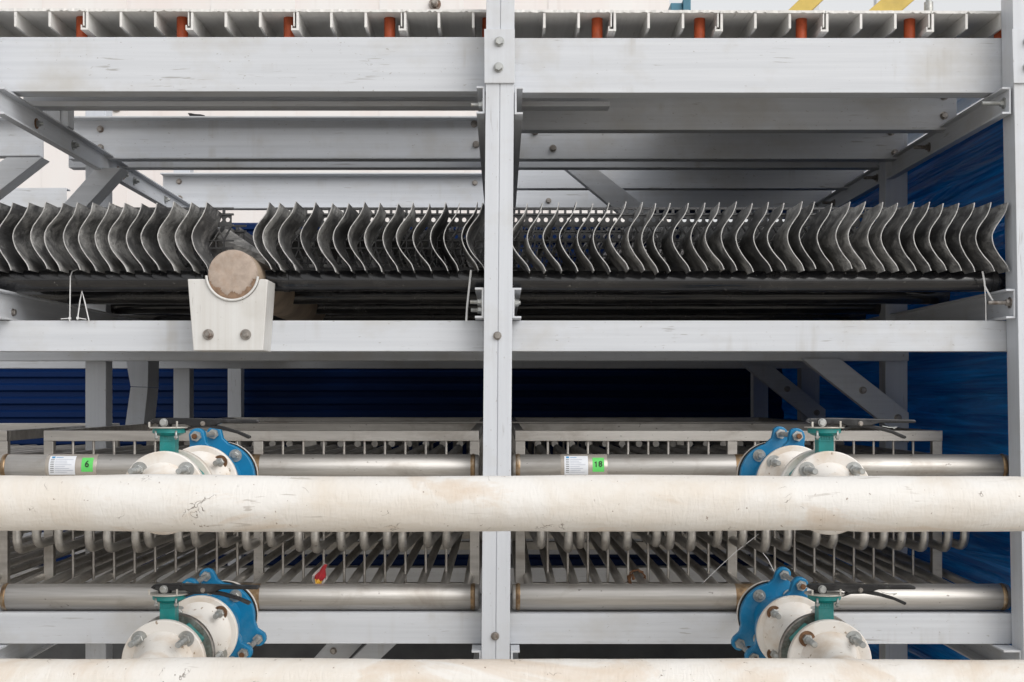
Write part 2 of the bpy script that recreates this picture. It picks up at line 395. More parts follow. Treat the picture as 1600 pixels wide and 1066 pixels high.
# ================================================================ deck
joints = [-32, 133, 297, 462, 630, 795, 958, 1125, 1290, 1455, 1620, 1712]
YD0, YD1 = .098, 4.75
kd = K(YD0)
dlab = ['seventh', 'sixth', 'fifth', 'fourth', 'third', 'second', 'first']
for i in range(len(joints)-1):
    j0, j1 = joints[i], joints[i+1]
    YD1 = .98 if i < 7 else 4.43  # first planks cut short out of view to let sky light inside
    pm = (j0+j1)/2; dz = -(pm/1600)*4.0
    zt = Z_(CY-(CY-13.2)*kd) + dz*kd/S
    x0 = (j0-CX)*kd/S; x1 = (j1-CX)*kd/S
    mb = MB(); pl = .0095; fh = .062; ft = .0085
    # rough sawn front edge: the cut wanders a few millimetres
    def yfront(x): return YD0 + .004*noise.noise(Vector((x*70, i*3.1, 0)))
    nseg = 40; xs = [x0+.001+(x1-x0-.002)*q/nseg for q in range(nseg+1)]
    top = [[Vector((x, yfront(x), z)) for x in xs] for z in (zt, zt-pl+.0022*0)]
    m = mb.mi('deck')
    def sheet(z, jag=0): return [mb.b.verts.new((x, yfront(x), z + (jag*max(0, noise.noise(Vector((x*160, 7.7, i)))-.12)))) for x in xs], [mb.b.verts.new((x, YD1, z)) for x in xs]
    a0, a1 = sheet(zt); b0, _ = sheet(zt-pl, .012); bm = [mb.b.verts.new((x, YD0+.016, zt-pl)) for x in xs]; b1 = [mb.b.verts.new((x, YD1, zt-pl)) for x in xs]
    mb.b.verts.index_update()
    for v in _: mb.b.verts.remove(v)
    for q in range(nseg):
        mb.face((a0[q], a0[q+1], a1[q+1], a1[q]), m); mb.face((b0[q], bm[q], bm[q+1], b0[q+1]), m); mb.face((bm[q], b1[q], b1[q+1], bm[q+1]), m)
        mb.face((a0[q], b0[q], b0[q+1], a0[q+1]), m); mb.face((a1[q], a1[q+1], b1[q+1], b1[q]), m)
    mb.face((a0[0], a1[0], b1[0], bm[0], b0[0]), m); mb.face((a0[-1], b0[-1], bm[-1], b1[-1], a1[-1]), m)
    w = x1-x0
    full = .358
    fins = [.002, full/3, 2*full/3] if i < 10 else [.002, w-ft-.002]
    for q, fx in enumerate(fins):
        hh = fh+(.010 if q == 0 else 0)
        mb.box(x0+fx, x0+fx+ft, YD0+.002, YD1, zt-hh, zt-pl-.0005, 'deck')
    # hooked joint: the foot of the first fin reaches under its neighbour, whose short lip hangs beside it
    mb.box(x0-.016, x0+.0015, YD0+.002, YD1, zt-fh-.010, zt-fh-.003, 'deck')
    mb.box(x0-.016, x0-.0125, YD0+.002, YD1, zt-fh-.0025, zt-fh+.007, 'deck')
    if i < 10: mb.box(x1-.0085, x1-.004, YD0+.003, YD1, zt-fh+.004, zt-pl-.0005, 'deck')
    o = mb.build('deck_plank', bevel=0)
    if i <= 4: lab = f'grey ribbed deck plank over the top beam, {dlab[i+2]} one left of the centre post'
    elif i == 5: lab = 'grey ribbed deck plank passing right behind the centre post'
    else: lab = f'grey ribbed deck plank over the top beam, {dlab[12-i]} one right of the centre post'
    tag(o, lab, 'deck plank', 'ribbed planks of the deck')
# orange tubes standing on the top beam
tubes = [128, 285, 452, 609, 762, 933, 1093, 1252, 1421, 1562]
tl = ['fifth orange-red stub pipe left of the centre post, partly behind a hooked plank joint', 'fourth orange-red stub pipe left of the centre post, beside a hooked plank joint', 'third orange-red stub pipe left of the centre post under the deck', 'second orange-red stub pipe left of the centre post under the deck',
      'orange-red stub pipe mostly hidden behind the centre post', 'dull brownish orange stub pipe, first to the right of the centre post', 'bright orange-red stub pipe, second to the right of the centre post', 'orange-red stub pipe below the narrow yellow brace', 'orange-red stub pipe below the wide yellow brace', 'orange-red stub pipe barely showing at the last plank next to the blue sheet wall']
for x, lb in zip(tubes, tl):
    Y = .175; k = K(Y); xx = (x-CX)*k/S; zb = Z_(vfront(60, .1))+.0004; zt = Z_(CY-(CY-13.2)*kd)-(x/1600)*4*kd/S-.0085
    mb = MB(); mb.lathe([(.0195, 0), (.0195, zt-zb-.002), (.018, zt-zb)], (xx, Y, zb), (0,0,1), 'orange', 24)
    tag(mb.build('stub_pipe'), lb, 'stub pipe', 'orange stub pipes between beam and deck')
# ================================================================ depth channels (run straight back from the posts)
def cross(label, uweb, side, v0, v1, Y0, Y1, bolts=(), fl=13, long=False):
    """web at uweb, flanges reach to side (-1 left, +1 right)."""
    t = thing('cross_channel', label, 'channel beam', W(uweb, v1, (Y0+Y1)/2), 'channel beams running back from the posts')
    th = .007; zt, zb = Z_(v0), Z_(v1); xw = X_(uweb); xf = xw+side*fl/S
    pts = [(xw, zt), (xf, zt), (xf, zt-th), (xw+side*th, zt-th), (xw+side*th, zb+th), (xf, zb+th), (xf, zb), (xw, zb)]
    mb = MB(); mb.prism(pts, Y0, Y1, 'frp_y'); mb.build('channel', t, .001)
    for Y, v, kind in bolts:
        bolt(t, (xw+side*th, Y, Z_(v)), kind, axis=(side,0,0), scale=1.0)
    return t
YB = 4.3
cross('sloping grey channel beam with long studs, from the upper corner next to the blue wall', 1580, -1, 136, 178, .0, YB, [(.045, 157, 'zincnut:.075'), (.84, 157, 'darknut:.06'), (1.58, 157, 'darknut:.06'), (2.36, 157, 'darknut:.06')], 14)
cross('sloping grey channel beam with rusty nuts, from the upper corner opposite the blue wall', -8, 1, 136, 178, .0, YB, [(.38, 157, 'rustynut:.024'), (.8, 157, 'zincnut:.024'), (1.42, 155, 'rustynut:.024'), (1.50, 158, 'rustynut:.024'), (1.68, 157, 'zincnut:.024'), (2.25, 157, 'zincnut:.024'), (2.9, 157, 'zincnut:.024')], 14)
cross('upper channel beam end on the left side of the centre post, one stud', 757.5, -1, 135, 178, -.004, YB, [(.03, 161, 'zincnut:.04')], 13)
cross('upper channel beam end on the right side of the centre post', 804, 1, 136, 179, -.004, YB, [], 13)
cross('middle channel beam end on the left side of the centre post, two studs', 756, -1, 449.5, 497, -.004, YB, [(.03, 471, 'zincnut:.04'), (.05, 483, 'zincnut:.036')], 14)
cross('middle channel beam end on the right side of the centre post', 800.5, 1, 450, 497.5, -.004, YB, [(.04, 472, 'zincnut:.02')], 14)
cross('grey channel beam under the black pipes, white tie round its stud', 1587, -1, 451.5, 497.5, .0, YB, [(.03, 472, 'darknut:.075')], 15)
cross('grey channel beam under the black pipes at the corner opposite the blue wall', -14, 1, 451.5, 497.5, .0, YB, [(.18, 483, 'darkhead')], 14)
cross('bottom channel beam end on the left side of the centre post', 752, -1, 1016.5, 1060, -.004, YB, [], 15)
cross('bottom channel beam end on the right side of the centre post', 798, 1, 1016.5, 1060, -.004, YB, [], 14)
cross('bottom channel beam end beside the post next to the blue wall', 1596.5, -1, 1016.5, 1060, .0, YB, [], 28)
cross('bottom channel beam end at the far end from the blue sheet wall', -21, 1, 1016.5, 1060, .0, YB, [], 14)
# ================================================================ rear frame
def rbeam(label, px0, px1, v0, v1, Y, back=False, bolts=(), fl=.07):
    k = K(Y); x0 = (px0-CX)*k/S; x1 = (px1-CX)*k/S
    t = thing('rear_beam', label, 'beam', ((x0+x1)/2, Y+fl/2, Z_(v1)), 'beams of the rear frames')
    mb = MB(); channel_x(mb, x0, x1, v0, v1, Y, fl, back=back); mb.build('channel', t, .0018)
    for x, y in bolts: bolt(t, P(x, y, Y+(0 if back else fl-.008)), 'darkhead', scale=1.15)
    return t
VT0, VT1 = 58, 143
rbeam('upper grey channel beam inside with a scrap of black plastic on it', 107, 776, 57, VT1, 1.27, bolts=[(157, 202), (157, 231), (741, 194), (744, 226)])
rbeam('upper grey channel beam inside, lit on one end and dark at the other', 788, 1412, 57, VT1, 1.27, back=True, bolts=[(836, 206), (864, 232), (1392, 207), (1398, 239)])
rbeam('grey beam outside the far upper corner behind the long sloping channel beam', -140, 60, 57, 137, 1.27)
rbeam('thin grey beam strip under the beam with the black scrap', 107, 776, 59, 142, 1.50, back=True)
rbeam('dark beam strip behind the upper half lit beam', 788, 1390, 59, 142, 1.50, back=True)
rbeam('dark upper beam closest behind the top beam next to the blue wall', 779, 1495, VT0, VT1+.5, .64, back=True, bolts=[(1475, 151), (1475, 181)])
rbeam('grey beam further back touched by the upper diagonal brace', 788, 1350, VT0, VT1, 2.08, back=True)
rbeam('pale grey channel beam just above the tips of the black slats, bolt near its end', 250, 776, 57, VT1+4, 2.72, bolts=[(280, 284), (281, 310), (742, 286)])
rbeam('deepest grey beam just above the tips of the slats next to the dark corner', 788, 1300, VT0, VT1+4, 2.72, back=True, bolts=[(857, 314)])
rbeam('lower grey beam outside behind the slats at the far corner', -160, 104, 95, 150, 2.72, back=True)
rbeam('long grey beam seen under the middle beam carrying the saddle bracket', -140, 780, 498, 547.5, 1.27, back=True)
rbeam('long grey beam seen under the middle beam next to the blue wall', 784, 1420, 498, 547.5, 1.27, back=True)
rbeam('second deeper beam under the middle beam on the side of the saddle bracket', -140, 780, 499, 547.5, 2.72, back=True)
rbeam('second deeper beam under the middle beam next to the blue wall', 784, 1300, 499, 547.5, 2.72, back=True)
rbeam('grey lower beam seen between the pipe coils behind the red wrapper', -140, 777, 962, 1014, 1.27, back=True)
rbeam('grey lower beam seen between the pipe coils behind the rusty scrap', 780, 1420, 962, 1014, 1.27, back=True)
rbeam('second deeper lower beam behind the pipe coil with the red wrapper', -140, 777, 962, 1014, 2.72, back=True)
rbeam('second deeper lower beam behind the pipe coil with the rusty scrap', 780, 1300, 962, 1014, 2.72, back=True)
def rpost(label, u0, u1, Y, v0=-20, v1=V_GND, mat='frp_z'):
    mb = MB(); mb.box(X_(u0), X_(u1), Y, Y+.1, Z_(v1), Z_(v0), mat)
    tag(mb.build('rear_post', bevel=.003), label, 'post', 'posts of the rear frames')
rpost('rear post standing beside the kinked brace pair under the saddle bracket', -61, -19, 1.345)
rpost('second rear post behind the kinked brace pair, in shadow', -47, -6, 2.795)
rpost("third rear post, furthest and narrowest, right of the kinked brace pair", -43, -2, 4.2, v0=140)
rpost('rear post hidden behind the centre post, first row', 758, 800, 1.345)
rpost('rear post hidden behind the centre post, second row', 758, 800, 2.795)
rpost('rear post at the foot of the large lower diagonal brace', 1563, 1608, 1.345)
rpost('second rear post at the foot of the small dark diagonal brace', 1543, 1590, 2.795)
rpost('third rear post in the dark corner by the blue wall', 1545, 1590, 4.2)
# short hanger post behind the top beam, left bay
mb = MB(); a = P(67, 100, .66); b_ = P(107, 215, .66)
mb.box(a.x, b_.x, .66, .73, Z_(135.5), Z_(18), 'frp_z'); mb.box(a.x-.02, b_.x-.03, .655, .6595, Z_(135), Z_(50), 'frp_z')
tag(mb.build('hanger_post', bevel=.002), 'short pale hanger post between deck and the sloping channel beam', 'post')
# support angles under the deck
def angle(label, px0, px1):
    k = K(.35); mb = MB(); x0 = (px0-CX)*k/S; x1 = (px1-CX)*k/S
    zb = Z_(CY-(CY-166)*k); zt = Z_(CY-(CY-158)*k)
    mb.box(x0, x1, .35, .43, zb, zt, 'frp_x'); mb.box(x0, x1, .422, .43, zt+.0002, Z_(58), 'frp_x')
    tag(mb.build('support_angle', bevel=.0015), label, 'support bar', 'bars behind the top beam')
angle('long grey support bar right behind the lower edge of the top beam', 25, 775)
angle('short grey support bar ending soon right of the centre post', 792, 953)
# braces
def brace(label, pts, Y, th=.06, bolts=(), mat='frp_z'):
    t = thing('brace', label, 'brace', P(sum(p[0] for p in pts)/len(pts), max(p[1] for p in pts), Y), 'diagonal braces')
    mb = MB(); q = [P(x, y, Y) for x, y in pts]; mb.prism([(p.x, p.z) for p in q], Y, Y+th, mat); mb.build('bar', t, .002)
    for x, y in bolts: bolt(t, P(x, y, Y), 'darkhead', scale=1.2)
    return t
brace('large grey diagonal brace below the middle beam next to the blue wall', [(1252, 560), (1312, 560), (1420, 645), (1420, 692), (1404, 680)], 1.255, .05, [(1348, 610), (1403, 653)], 'frp_x')
brace('small dark diagonal brace behind the large one', [(1160, 570), (1207, 572), (1290, 640), (1290, 668), (1276, 663)], 2.70, .05, [(1230, 608), (1276, 645)], 'frp_x')
brace('blue-grey diagonal brace above the black slats right of the centre post', [(862, 246), (911, 246), (1058, 362), (1010, 368)], 1.75, .06, (), 'frp_x')
brace('broad pale diagonal brace rising left of the round beige pipe end', [(150, 262), (190, 262), (128, 330), (100, 380), (45, 380)], 1.10, .12, (), 'frp_x')
brace('blue-grey diagonal brace at the far upper corner', [(66, 246), (10, 246), (-70, 300), (-70, 352)], 1.05, .10, (), 'frp_x')
brace('upper half of the kinked brace pair under the saddle bracket', [(196, 560), (232, 560), (231, 605), (204, 604)], 1.85, .2, (), 'frp_z')
brace('lower half of the kinked brace pair under the saddle bracket', [(204, 604.6), (231, 605.6), (222, 690), (192, 690)], 1.85, .2, (), 'frp_z')
brace('grey brace end under the bottom beam, darker one of the pair', [(486, 1034), (516, 1000), (572, 1000), (540, 1034)], 1.55, .05, [(521, 1017)], 'frp_x')
brace('grey brace end under the bottom beam, paler one of the pair', [(545, 1034), (580, 1000), (626, 1000), (590, 1034)], 1.45, .05, (), 'frp_x')
# ================================================================ blue sheet walls
def corrugated(name, label, origin, along, up, out, length, height, pitch, depth, mat):
    mb = MB(); m = mb.mi(mat); n = int(height/pitch)
    prof = []
    for i in range(n):
        z = i*pitch
        prof += [(z, 0), (z+pitch*.36, 0), (z+pitch*.5, depth), (z+pitch*.86, depth)]
    prof.append((n*pitch, 0))
    o = Vector(origin); along = Vector(along); up = Vector(up); out = Vector(out)
    seg = 24; g = []
    for z, d in prof:
        g.append([o + up*z + out*(d + .004*noise.noise(Vector((z*3, q*.7, 1)))) + along*(length*q/seg) for q in range(seg+1)])
    back = [[p - out*.004 for p in r] for r in g]
    vf = [[mb.b.verts.new(p) for p in r] for r in g]; vb = [[mb.b.verts.new(p) for p in r] for r in back]
    for A, fl in ((vf, 0), (vb, 1)):
        for r0, r1 in zip(A, A[1:]):
            for q in range(seg): mb.face((r0[q], r0[q+1], r1[q+1], r1[q]) if not fl else (r0[q], r1[q], r1[q+1], r0[q+1]), m)
    for q in range(seg):
        mb.face((vf[0][q], vb[0][q], vb[0][q+1], vf[0][q+1]), m); mb.face((vf[-1][q], vf[-1][q+1], vb[-1][q+1], vb[-1][q]), m)
    for r0, r1, s0, s1 in zip(vf, vf[1:], vb, vb[1:]):
        mb.face((r0[0], r1[0], s1[0], s0[0]), m); mb.face((r0[-1], s0[-1], s1[-1], r1[-1]), m)
    return tag(mb.build(name), label, 'wall')
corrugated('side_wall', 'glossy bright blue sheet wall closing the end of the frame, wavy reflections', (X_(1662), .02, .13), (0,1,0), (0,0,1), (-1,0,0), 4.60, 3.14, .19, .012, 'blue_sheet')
corrugated('back_wall', 'blue ribbed sheet wall darkened for shade, far behind the beams, low in the frame', (-6, 4.46, .47), (1,0,0), (0,0,1), (0,-1,0), 6+X_(1690), 2.73, .0905, .020, 'back_sheet')
corrugated('back_wall', 'blue sheet wall darkened for shade, in the upper corner beside the bright blue wall', (P(985, 300, 4.43).x, 4.43, 3.205), (1,0,0), (0,0,1), (0,-1,0), X_(1690)-P(985, 300, 4.43).x, .12, .06, .016, 'back_sheet')
mb = MB(); mb.box(-6, X_(1640), 4.30, 4.40, .0005, .62, 'basin')
tag(mb.build('basin_wall', bevel=.004), 'dark grey basin wall low at the back under the bottom beams', 'wall')
# ================================================================ slat packs
def smooth(pts, n=4):
    out = []
    for i in range(len(pts)-1):
        p0, p1, p2, p3 = pts[max(i-1,0)], pts[i], pts[i+1], pts[min(i+2, len(pts)-1)]
        for q in range(n):
            t = q/n
            out.append(tuple(.5*((2*p1[c])+(-p0[c]+p2[c])*t+(2*p0[c]-5*p1[c]+4*p2[c]-p3[c])*t*t+(-p0[c]+3*p1[c]-3*p2[c]+p3[c])*t**3) for c in (0,1)))
    out.append(pts[-1]); return out
BP = smooth([(1,-3), (-1.5,7), (-6,17), (-13,27), (-19.5,37), (-22.8,47), (-22.5,56), (-19,67), (-11.5,79), (-3.5,89), (.5,95), (3.5,103)])
YF, YBk = .03, .285
kb = K(YF)
def blade_mesh(seed):
    rnd = random.Random(seed); mb = MB(); th = 1.15
    L = []; Rr = []
    for i, (x, y) in enumerate(BP):
        a = BP[max(i-1,0)]; c = BP[min(i+1,len(BP)-1)]
        d = Vector((c[0]-a[0], c[1]-a[1])).normalized(); nx, ny = d.y, -d.x
        w = th*(1.5 if i in (0, len(BP)-1) else 1)
        wob = .6*noise.noise(Vector((y*.05, seed*4.7, 0)))
        L.append((x+wob+nx*w/2, y+ny*w/2)); Rr.append((x+wob-nx*w/2, y-ny*w/2))
    ys = [0, .004, .05, .10, .15, .20, YBk-YF]
    m = mb.mi('blade'); me = mb.mi('blade_edge')
    def ring(side, yy):
        sag = .9*noise.noise(Vector((yy*7, seed*1.9, 3)))
        return [mb.b.verts.new(((x+sag*min(1, yy*10))*kb/S, yy + (.0025*noise.noise(Vector((y*.12, seed*2.3, 9))) if yy == 0 else 0), -y*kb/S)) for x, y in side]
    A = [ring(L, yy) for yy in ys]; B = [ring(Rr, yy) for yy in ys]
    n = len(BP)
    for q in range(len(ys)-1):
        mm = me if q == 0 else m
        for i in range(n-1):
            mb.face((A[q][i], A[q][i+1], A[q+1][i+1], A[q+1][i]), mm, True); mb.face((B[q][i], B[q+1][i], B[q+1][i+1], B[q][i+1]), mm, True)
        mb.face((A[q][0], A[q+1][0], B[q+1][0], B[q][0]), mm); mb.face((A[q][-1], B[q][-1], B[q+1][-1], A[q+1][-1]), mm)
    for i in range(n-1):
        mb.face((A[0][i], B[0][i], B[0][i+1], A[0][i+1]), me); mb.face((A[-1][i], A[-1][i+1], B[-1][i+1], B[-1][i]), m)
    ob = mb.build('blade', base=(0,0,0)); d = ob.data; bpy.data.objects.remove(ob); return d
BM = [blade_mesh(s) for s in range(9)]
def lattice(parent, u0, u1, Y, name='lattice', shift=0):
    """black spacer grid across the blades: rails, zigzag webs, a top strip with square slots and round holes."""
    mb = MB(); th = .006; k = 1.0
    V = lambda y: Z_(CY-(CY-y)*K(.29)/1.0*1.0)
    def bar(x0, y0, x1, y1, w=2.0, d=th):
        a = Vector((X_(x0), Y, V(y0))); b = Vector((X_(x1), Y, V(y1))); dd = (b-a).normalized(); nn = Vector((-dd.z, 0, dd.x))*(w/S/2)
        mb.prism([((a+nn).x, (a+nn).z), ((b+nn).x, (b+nn).z), ((b-nn).x, (b-nn).z), ((a-nn).x, (a-nn).z)], Y-d, Y+d, 'lattice')
    for y, w in ((326, 3.5), (335, 3), (352, 3), (376, 2.4), (388, 2.4), (420, 4)): bar(u0, y, u1, y, w)
    c = 12.8; x = u0+shift; i = 0
    m = mb.mi('lattice')
    while x+c < u1:
        bar(x, 326, x, 335, 4 if i % 2 else 2.2)
        # plate with a round hole
        cx, cy, r = x+c/2, 343.5, 3.7
        outer = [(x+c, cy), (x+c, 336), (cx, 336), (x, 336), (x, cy), (x, 351), (cx, 351), (x+c, 351)]
        inner = [(cx+r*math.cos(q*PI/4), cy-r*math.sin(q*PI/4)) for q in range(8)]
        vo = [mb.b.verts.new((X_(p[0]), Y, V(p[1]))) for p in outer]; vi = [mb.b.verts.new((X_(p[0]), Y, V(p[1]))) for p in inner]
        vo2 = [mb.b.verts.new((X_(p[0]), Y+.003, V(p[1]))) for p in outer]; vi2 = [mb.b.verts.new((X_(p[0]), Y+.003, V(p[1]))) for p in inner]
        for q in range(8):
            j = (q+1) % 8
            mb.face((vo[q], vo[j], vi[j], vi[q]), m); mb.face((vo2[q], vi2[q], vi2[j], vo2[j]), m); mb.face((vi[q], vi[j], vi2[j], vi2[q]), m)
        x += c; i += 1
    x = u0+shift; c = 25.6; i = 0
    while x+c < u1:
        bar(x, 353, x+c/2, 375); bar(x+c/2, 375, x+c, 353)
        bar(x, 419, x+c/2, 389); bar(x+c/2, 389, x+c, 419); bar(x+c*.22, 405, x+c*.78, 405, 1.4)
        bar(x+c/2, 376, x+c/2, 388); bar(x, 376, x, 388)
        x += c; i += 1
    mb.build(name, parent)
def pack(label, pxs, u0, u1, missing=()):
    t = thing('slat_pack', label, 'slat pack', W((u0+u1)/2, CY-(CY-420)*kb, .15), 'packs of black curved slats')
    for i, px in enumerate(pxs):
        o = bpy.data.objects.new('blade', random.choice(BM)); C.objects.link(o); o.parent = t
        o.location = P(px+random.uniform(-1.3, 1.3), 319.5+random.uniform(-1.6, 1.8), YF+random.uniform(-.004, .006)) - t.location
        b_ = 2.6 if random.random() < .13 else 1
        o.rotation_euler = (random.uniform(-.015,.015), b_*random.uniform(-.03,.03), b_*random.uniform(-.03,.03)); o.scale = (random.uniform(.93,1.1), 1, random.uniform(.985,1.02))
    lattice(t, u0, u1, .292)
    return t
packs = []
packs += [pack('pack of black curved slats left of the round beige pipe end', [-55, -30, -5] + [20, 45, 69, 97, 120, 145, 170, 194, 219, 244, 271, 297, 321], -75, 338)]
packs += [pack('pack of black curved slats between the round beige pipe end and the centre post', [419, 437, 462, 493, 518, 543, 568, 593, 620, 644, 669, 694, 718, 744, 753], 408, 768)]
packs += [pack('long pack of black curved slats reaching the blue wall', [824, 848, 873, 900, 925, 952, 977, 1002, 1025, 1046, 1074, 1100, 1124, 1149, 1174, 1200, 1224, 1252, 1273, 1300, 1328, 1352, 1378, 1401, 1427, 1452, 1474, 1498, 1522, 1548, 1573], 800, 1583)]
for q, lb in zip(packs, ('second pack of black slats right behind the one left of the round beige pipe end', 'second pack of black slats behind the one between round pipe end and centre post', 'second long pack of black slats behind the one reaching the blue wall')):
    for dy, z in ((.30, -.024),):
        c = copy_tree(q); c.location += Vector((-.012, dy, z)); c['label'] = lb
for q, lb in zip(packs, ('added deep pack of black slats shading the rear, far behind the round beige pipe end, left bay', 'added deep pack of black slats shading the rear, seen through the grid beside the centre post', 'added deep pack of black slats shading the rear, furthest back on the blue wall side')):
    c = copy_tree(q); c.scale.y = 13.4; c.location += Vector((-.01, 2.08, -.006)); c['label'] = lb  # added copies stretched far back to keep sky light off the rear
# a loose dark slat leaning behind the round pipe end
mb = MB(); Y0, Y1 = .34, .36
q = [P(*p, .36) for p in ((340, 372), (353, 358), (415, 400), (412, 428), (380, 420), (345, 400))]
mb.loft([[Vector((p.x, .34+.05*i/6, p.z)) for i, p in enumerate(q)], [Vector((p.x+.01, .352+.05*i/6, p.z)) for i, p in enumerate(q)]], 'blade')
tag(mb.build('loose_slat', bevel=.002), 'loose black slat leaning behind the round beige pipe end', 'slat')
# ================================================================ black pipes under the slats
def xpipe(label, px0, px1, pyc, rpx, Y, collar=None):
    k = K(Y); x0, x1 = (px0-CX)*k/S, (px1-CX)*k/S; r = rpx*k/S; z = Z_(CY-(CY-pyc)*k)
    t = thing('black_pipe', label, 'pipe', ((x0+x1)/2, Y, z-r), 'black pipes under the slats')
    mb = MB(); n = 28
    pts = [Vector((x0+(x1-x0)*i/40, Y+.0015*noise.noise(Vector((i*.3, Y, 0))), z+.002*noise.noise(Vector((i*.25, 5, Y))))) for i in range(41)]
    mb.tube(pts, r, 'hdpe', n); mb.build('tube', t)
    if collar:
        xc = (collar-CX)*k/S; mb = MB(); mb.lathe([(r*.6, 0), (r*1.06, .0), (r*1.06, .02), (r*1.01, .022)], (xc, Y, z), (1,0,0), 'hdpe', n); mb.build('collar', t)
    return t
zrow = Z_(CY-(CY-439)*K(.15))
xpipe('thick black pipe in front left of the round beige pipe end', -80, 321, 439, 16.5, .15, 300)
xpipe('thick front black pipe between the round beige pipe end and the centre post', 408, 783, 439, 16.5, .15, 444)
xpipe('thick black pipe in front running from the centre post to the blue wall', 786, 1567, 440, 16.5, .15, 1546)
def rowpy(Y): return CY-(CY-439)*K(.15)/K(Y)
for Y, nm in ((.80, 'second'), (1.45, 'third'), (2.1, 'fourth')):
    a = {.80: 442, 1.45: 472, 2.1: 500}[Y]
    xpipe(f'black pipe in shade, {nm} row back, left of the round beige pipe end', -40, 330, rowpy(Y), 16.0/K(Y)*1.03, Y)
    xpipe(f'shaded black pipe, {nm} row back, between round beige pipe end and centre post', a, 783, rowpy(Y), 16.0/K(Y)*1.03, Y)
    xpipe(f'black pipe in shade, {nm} row back, on the blue wall side', 786, {.80: 1480, 1.45: 1410, 2.1: 1350}[Y], rowpy(Y), 16.0/K(Y)*1.03, Y)
# ================================================================ round beige pipe end in its saddle bracket
Yc = -.045; k = K(Yc); cc = P(363.5, 429, Yc); rr = 39*k/S
t = thing('stub_main', 'large round pipe end with beige mortar face resting in the white saddle bracket', 'pipe', (cc.x, .6, cc.z-rr))
mb = MB(); mb.lathe([(rr, .0), (rr, .12), (rr*.985, .125), (rr*.985, 1.75)], (cc.x, Yc+.012, cc.z), (0,1,0), 'beige_pipe', 48); mb.build('pipe_body', t)
mb = MB(); prof = [(.0005, -.004)] + [(rr*f, -.004 + .0*f) for f in (.3, .6, .85)] + [(rr*.97, -.002), (rr*1.0, .006), (rr*1.0, .0119)]
mb.lathe(prof, (cc.x, Yc, cc.z), (0,1,0), 'pad', 56)
for v in mb.b.verts: v.co.y += .003*noise.noise(v.co*40) if v.co.y < Yc+.003 else 0
mb.build('mortar_face', t)
mb = MB(); n = 90     # brown seep along the lower rim
m = mb.mi('rust')
a0 = []; a1 = []
for i in range(n+1):
    an = R(198+150*i/n); d = .035+.26*abs(noise.noise(Vector((i*.11, 2.4, 1.3))))+.12*abs(noise.noise(Vector((i*.6, 5.4, 1.3))))+.06*math.sin(PI*i/n)
    a0.append(mb.b.verts.new((cc.x+rr*.985*math.cos(an), Yc-.0075, cc.z+rr*.985*math.sin(an)))); a1.append(mb.b.verts.new((cc.x+rr*(1-d)*math.cos(an), Yc-.0075, cc.z+rr*(1-d)*math.sin(an))))
for i in range(n): mb.face((a0[i], a0[i+1], a1[i+1], a1[i]), m)
M['seep'] = plain('brown_seep', (.27,.175,.115), .85, 0, .4, 40); mb.mats = ['seep']
mb.build('seep_mark', t)
# bracket
YB0 = -.05; t = thing('saddle_bracket', 'white saddle bracket bolted on the middle beam, holding the round pipe end', 'bracket', P(362, 548, 0))
mb = MB(); out = [(293, 436), (318, 436)]
for i in range(15):
    an = R(190+160*i/14); out.append((363.5+42*math.cos(an), 429-42*math.sin(an)))
out += [(410, 436), (418.5, 437), (411, 548), (302, 548)]
q = [P(x, y, YB0) for x, y in out]
mb.prism([(p.x, p.z) for p in q], YB0, .0985, 'frp_white'); mb.build('saddle', t, .003)
mb = MB(); ring0 = []; m = mb.mi('frp_white')
for i in range(25):
    an = R(183+172*i/24); cen = Vector((cc.x+(rr+.003)*math.cos(an), YB0-.004, cc.z+(rr+.003)*math.sin(an)))
    ring0.append(cen)
mb.tube(ring0, .0042, 'frp_white', 8); mb.build('mortar_bead', t)
for x, y in ((325.5, 523), (384, 523)): bolt(t, P(x, y, YB0), 'darknut:.02', scale=.95)
# ================================================================ cooling coils
HY, HR = .15, 21/S
Z1, Z2 = ZC-112/S, ZC-321/S
ky = K(HY)
def arc(c, r, a0, a1, n, ax0, ax1): return [c + r*(math.cos(a0+(a1-a0)*i/n)*ax0 + math.sin(a0+(a1-a0)*i/n)*ax1) for i in range(n+1)]
def serp(ureg, uj, jz):
    AY, AZ = Vector((0,1,0)), Vector((0,0,1)); pts = []
    Yr = 1.86
    z = lambda d: ZC-d/S
    xr, xj = X_(ureg), X_(uj)
    xm = (xr+xj)/2
    pts.append(Vector((xr, HY, z(105)))); pts.append(Vector((xr, .6, z(107))))
    r = (172-110)/2/S
    pts += arc(Vector((xr, Yr, z(141))), r, PI/2, -PI/2, 8, AY, AZ)            # rear bend
    pts.append(Vector((xm, .9, z(172))))
    b = .048
    pts += arc(Vector((xj, .30+b, z(176)-b)), b, PI/2, PI, 5, AY, AZ)          # comes to the front and turns down
    pts += arc(Vector((xj, .30+b, z(jz)+b)), b, PI, 1.5*PI, 6, AY, AZ)         # J: turns back
    pts.append(Vector((xm, 1.0, z(jz-1))))
    r = (308-jz)/2/S
    pts += arc(Vector((xr, Yr, z((308+jz)/2))), r, PI/2, -PI/2, 8, AY, AZ)
    pts.append(Vector((xr, .6, z(308)))); pts.append(Vector((xr, HY+.03, z(313))))
    return pts
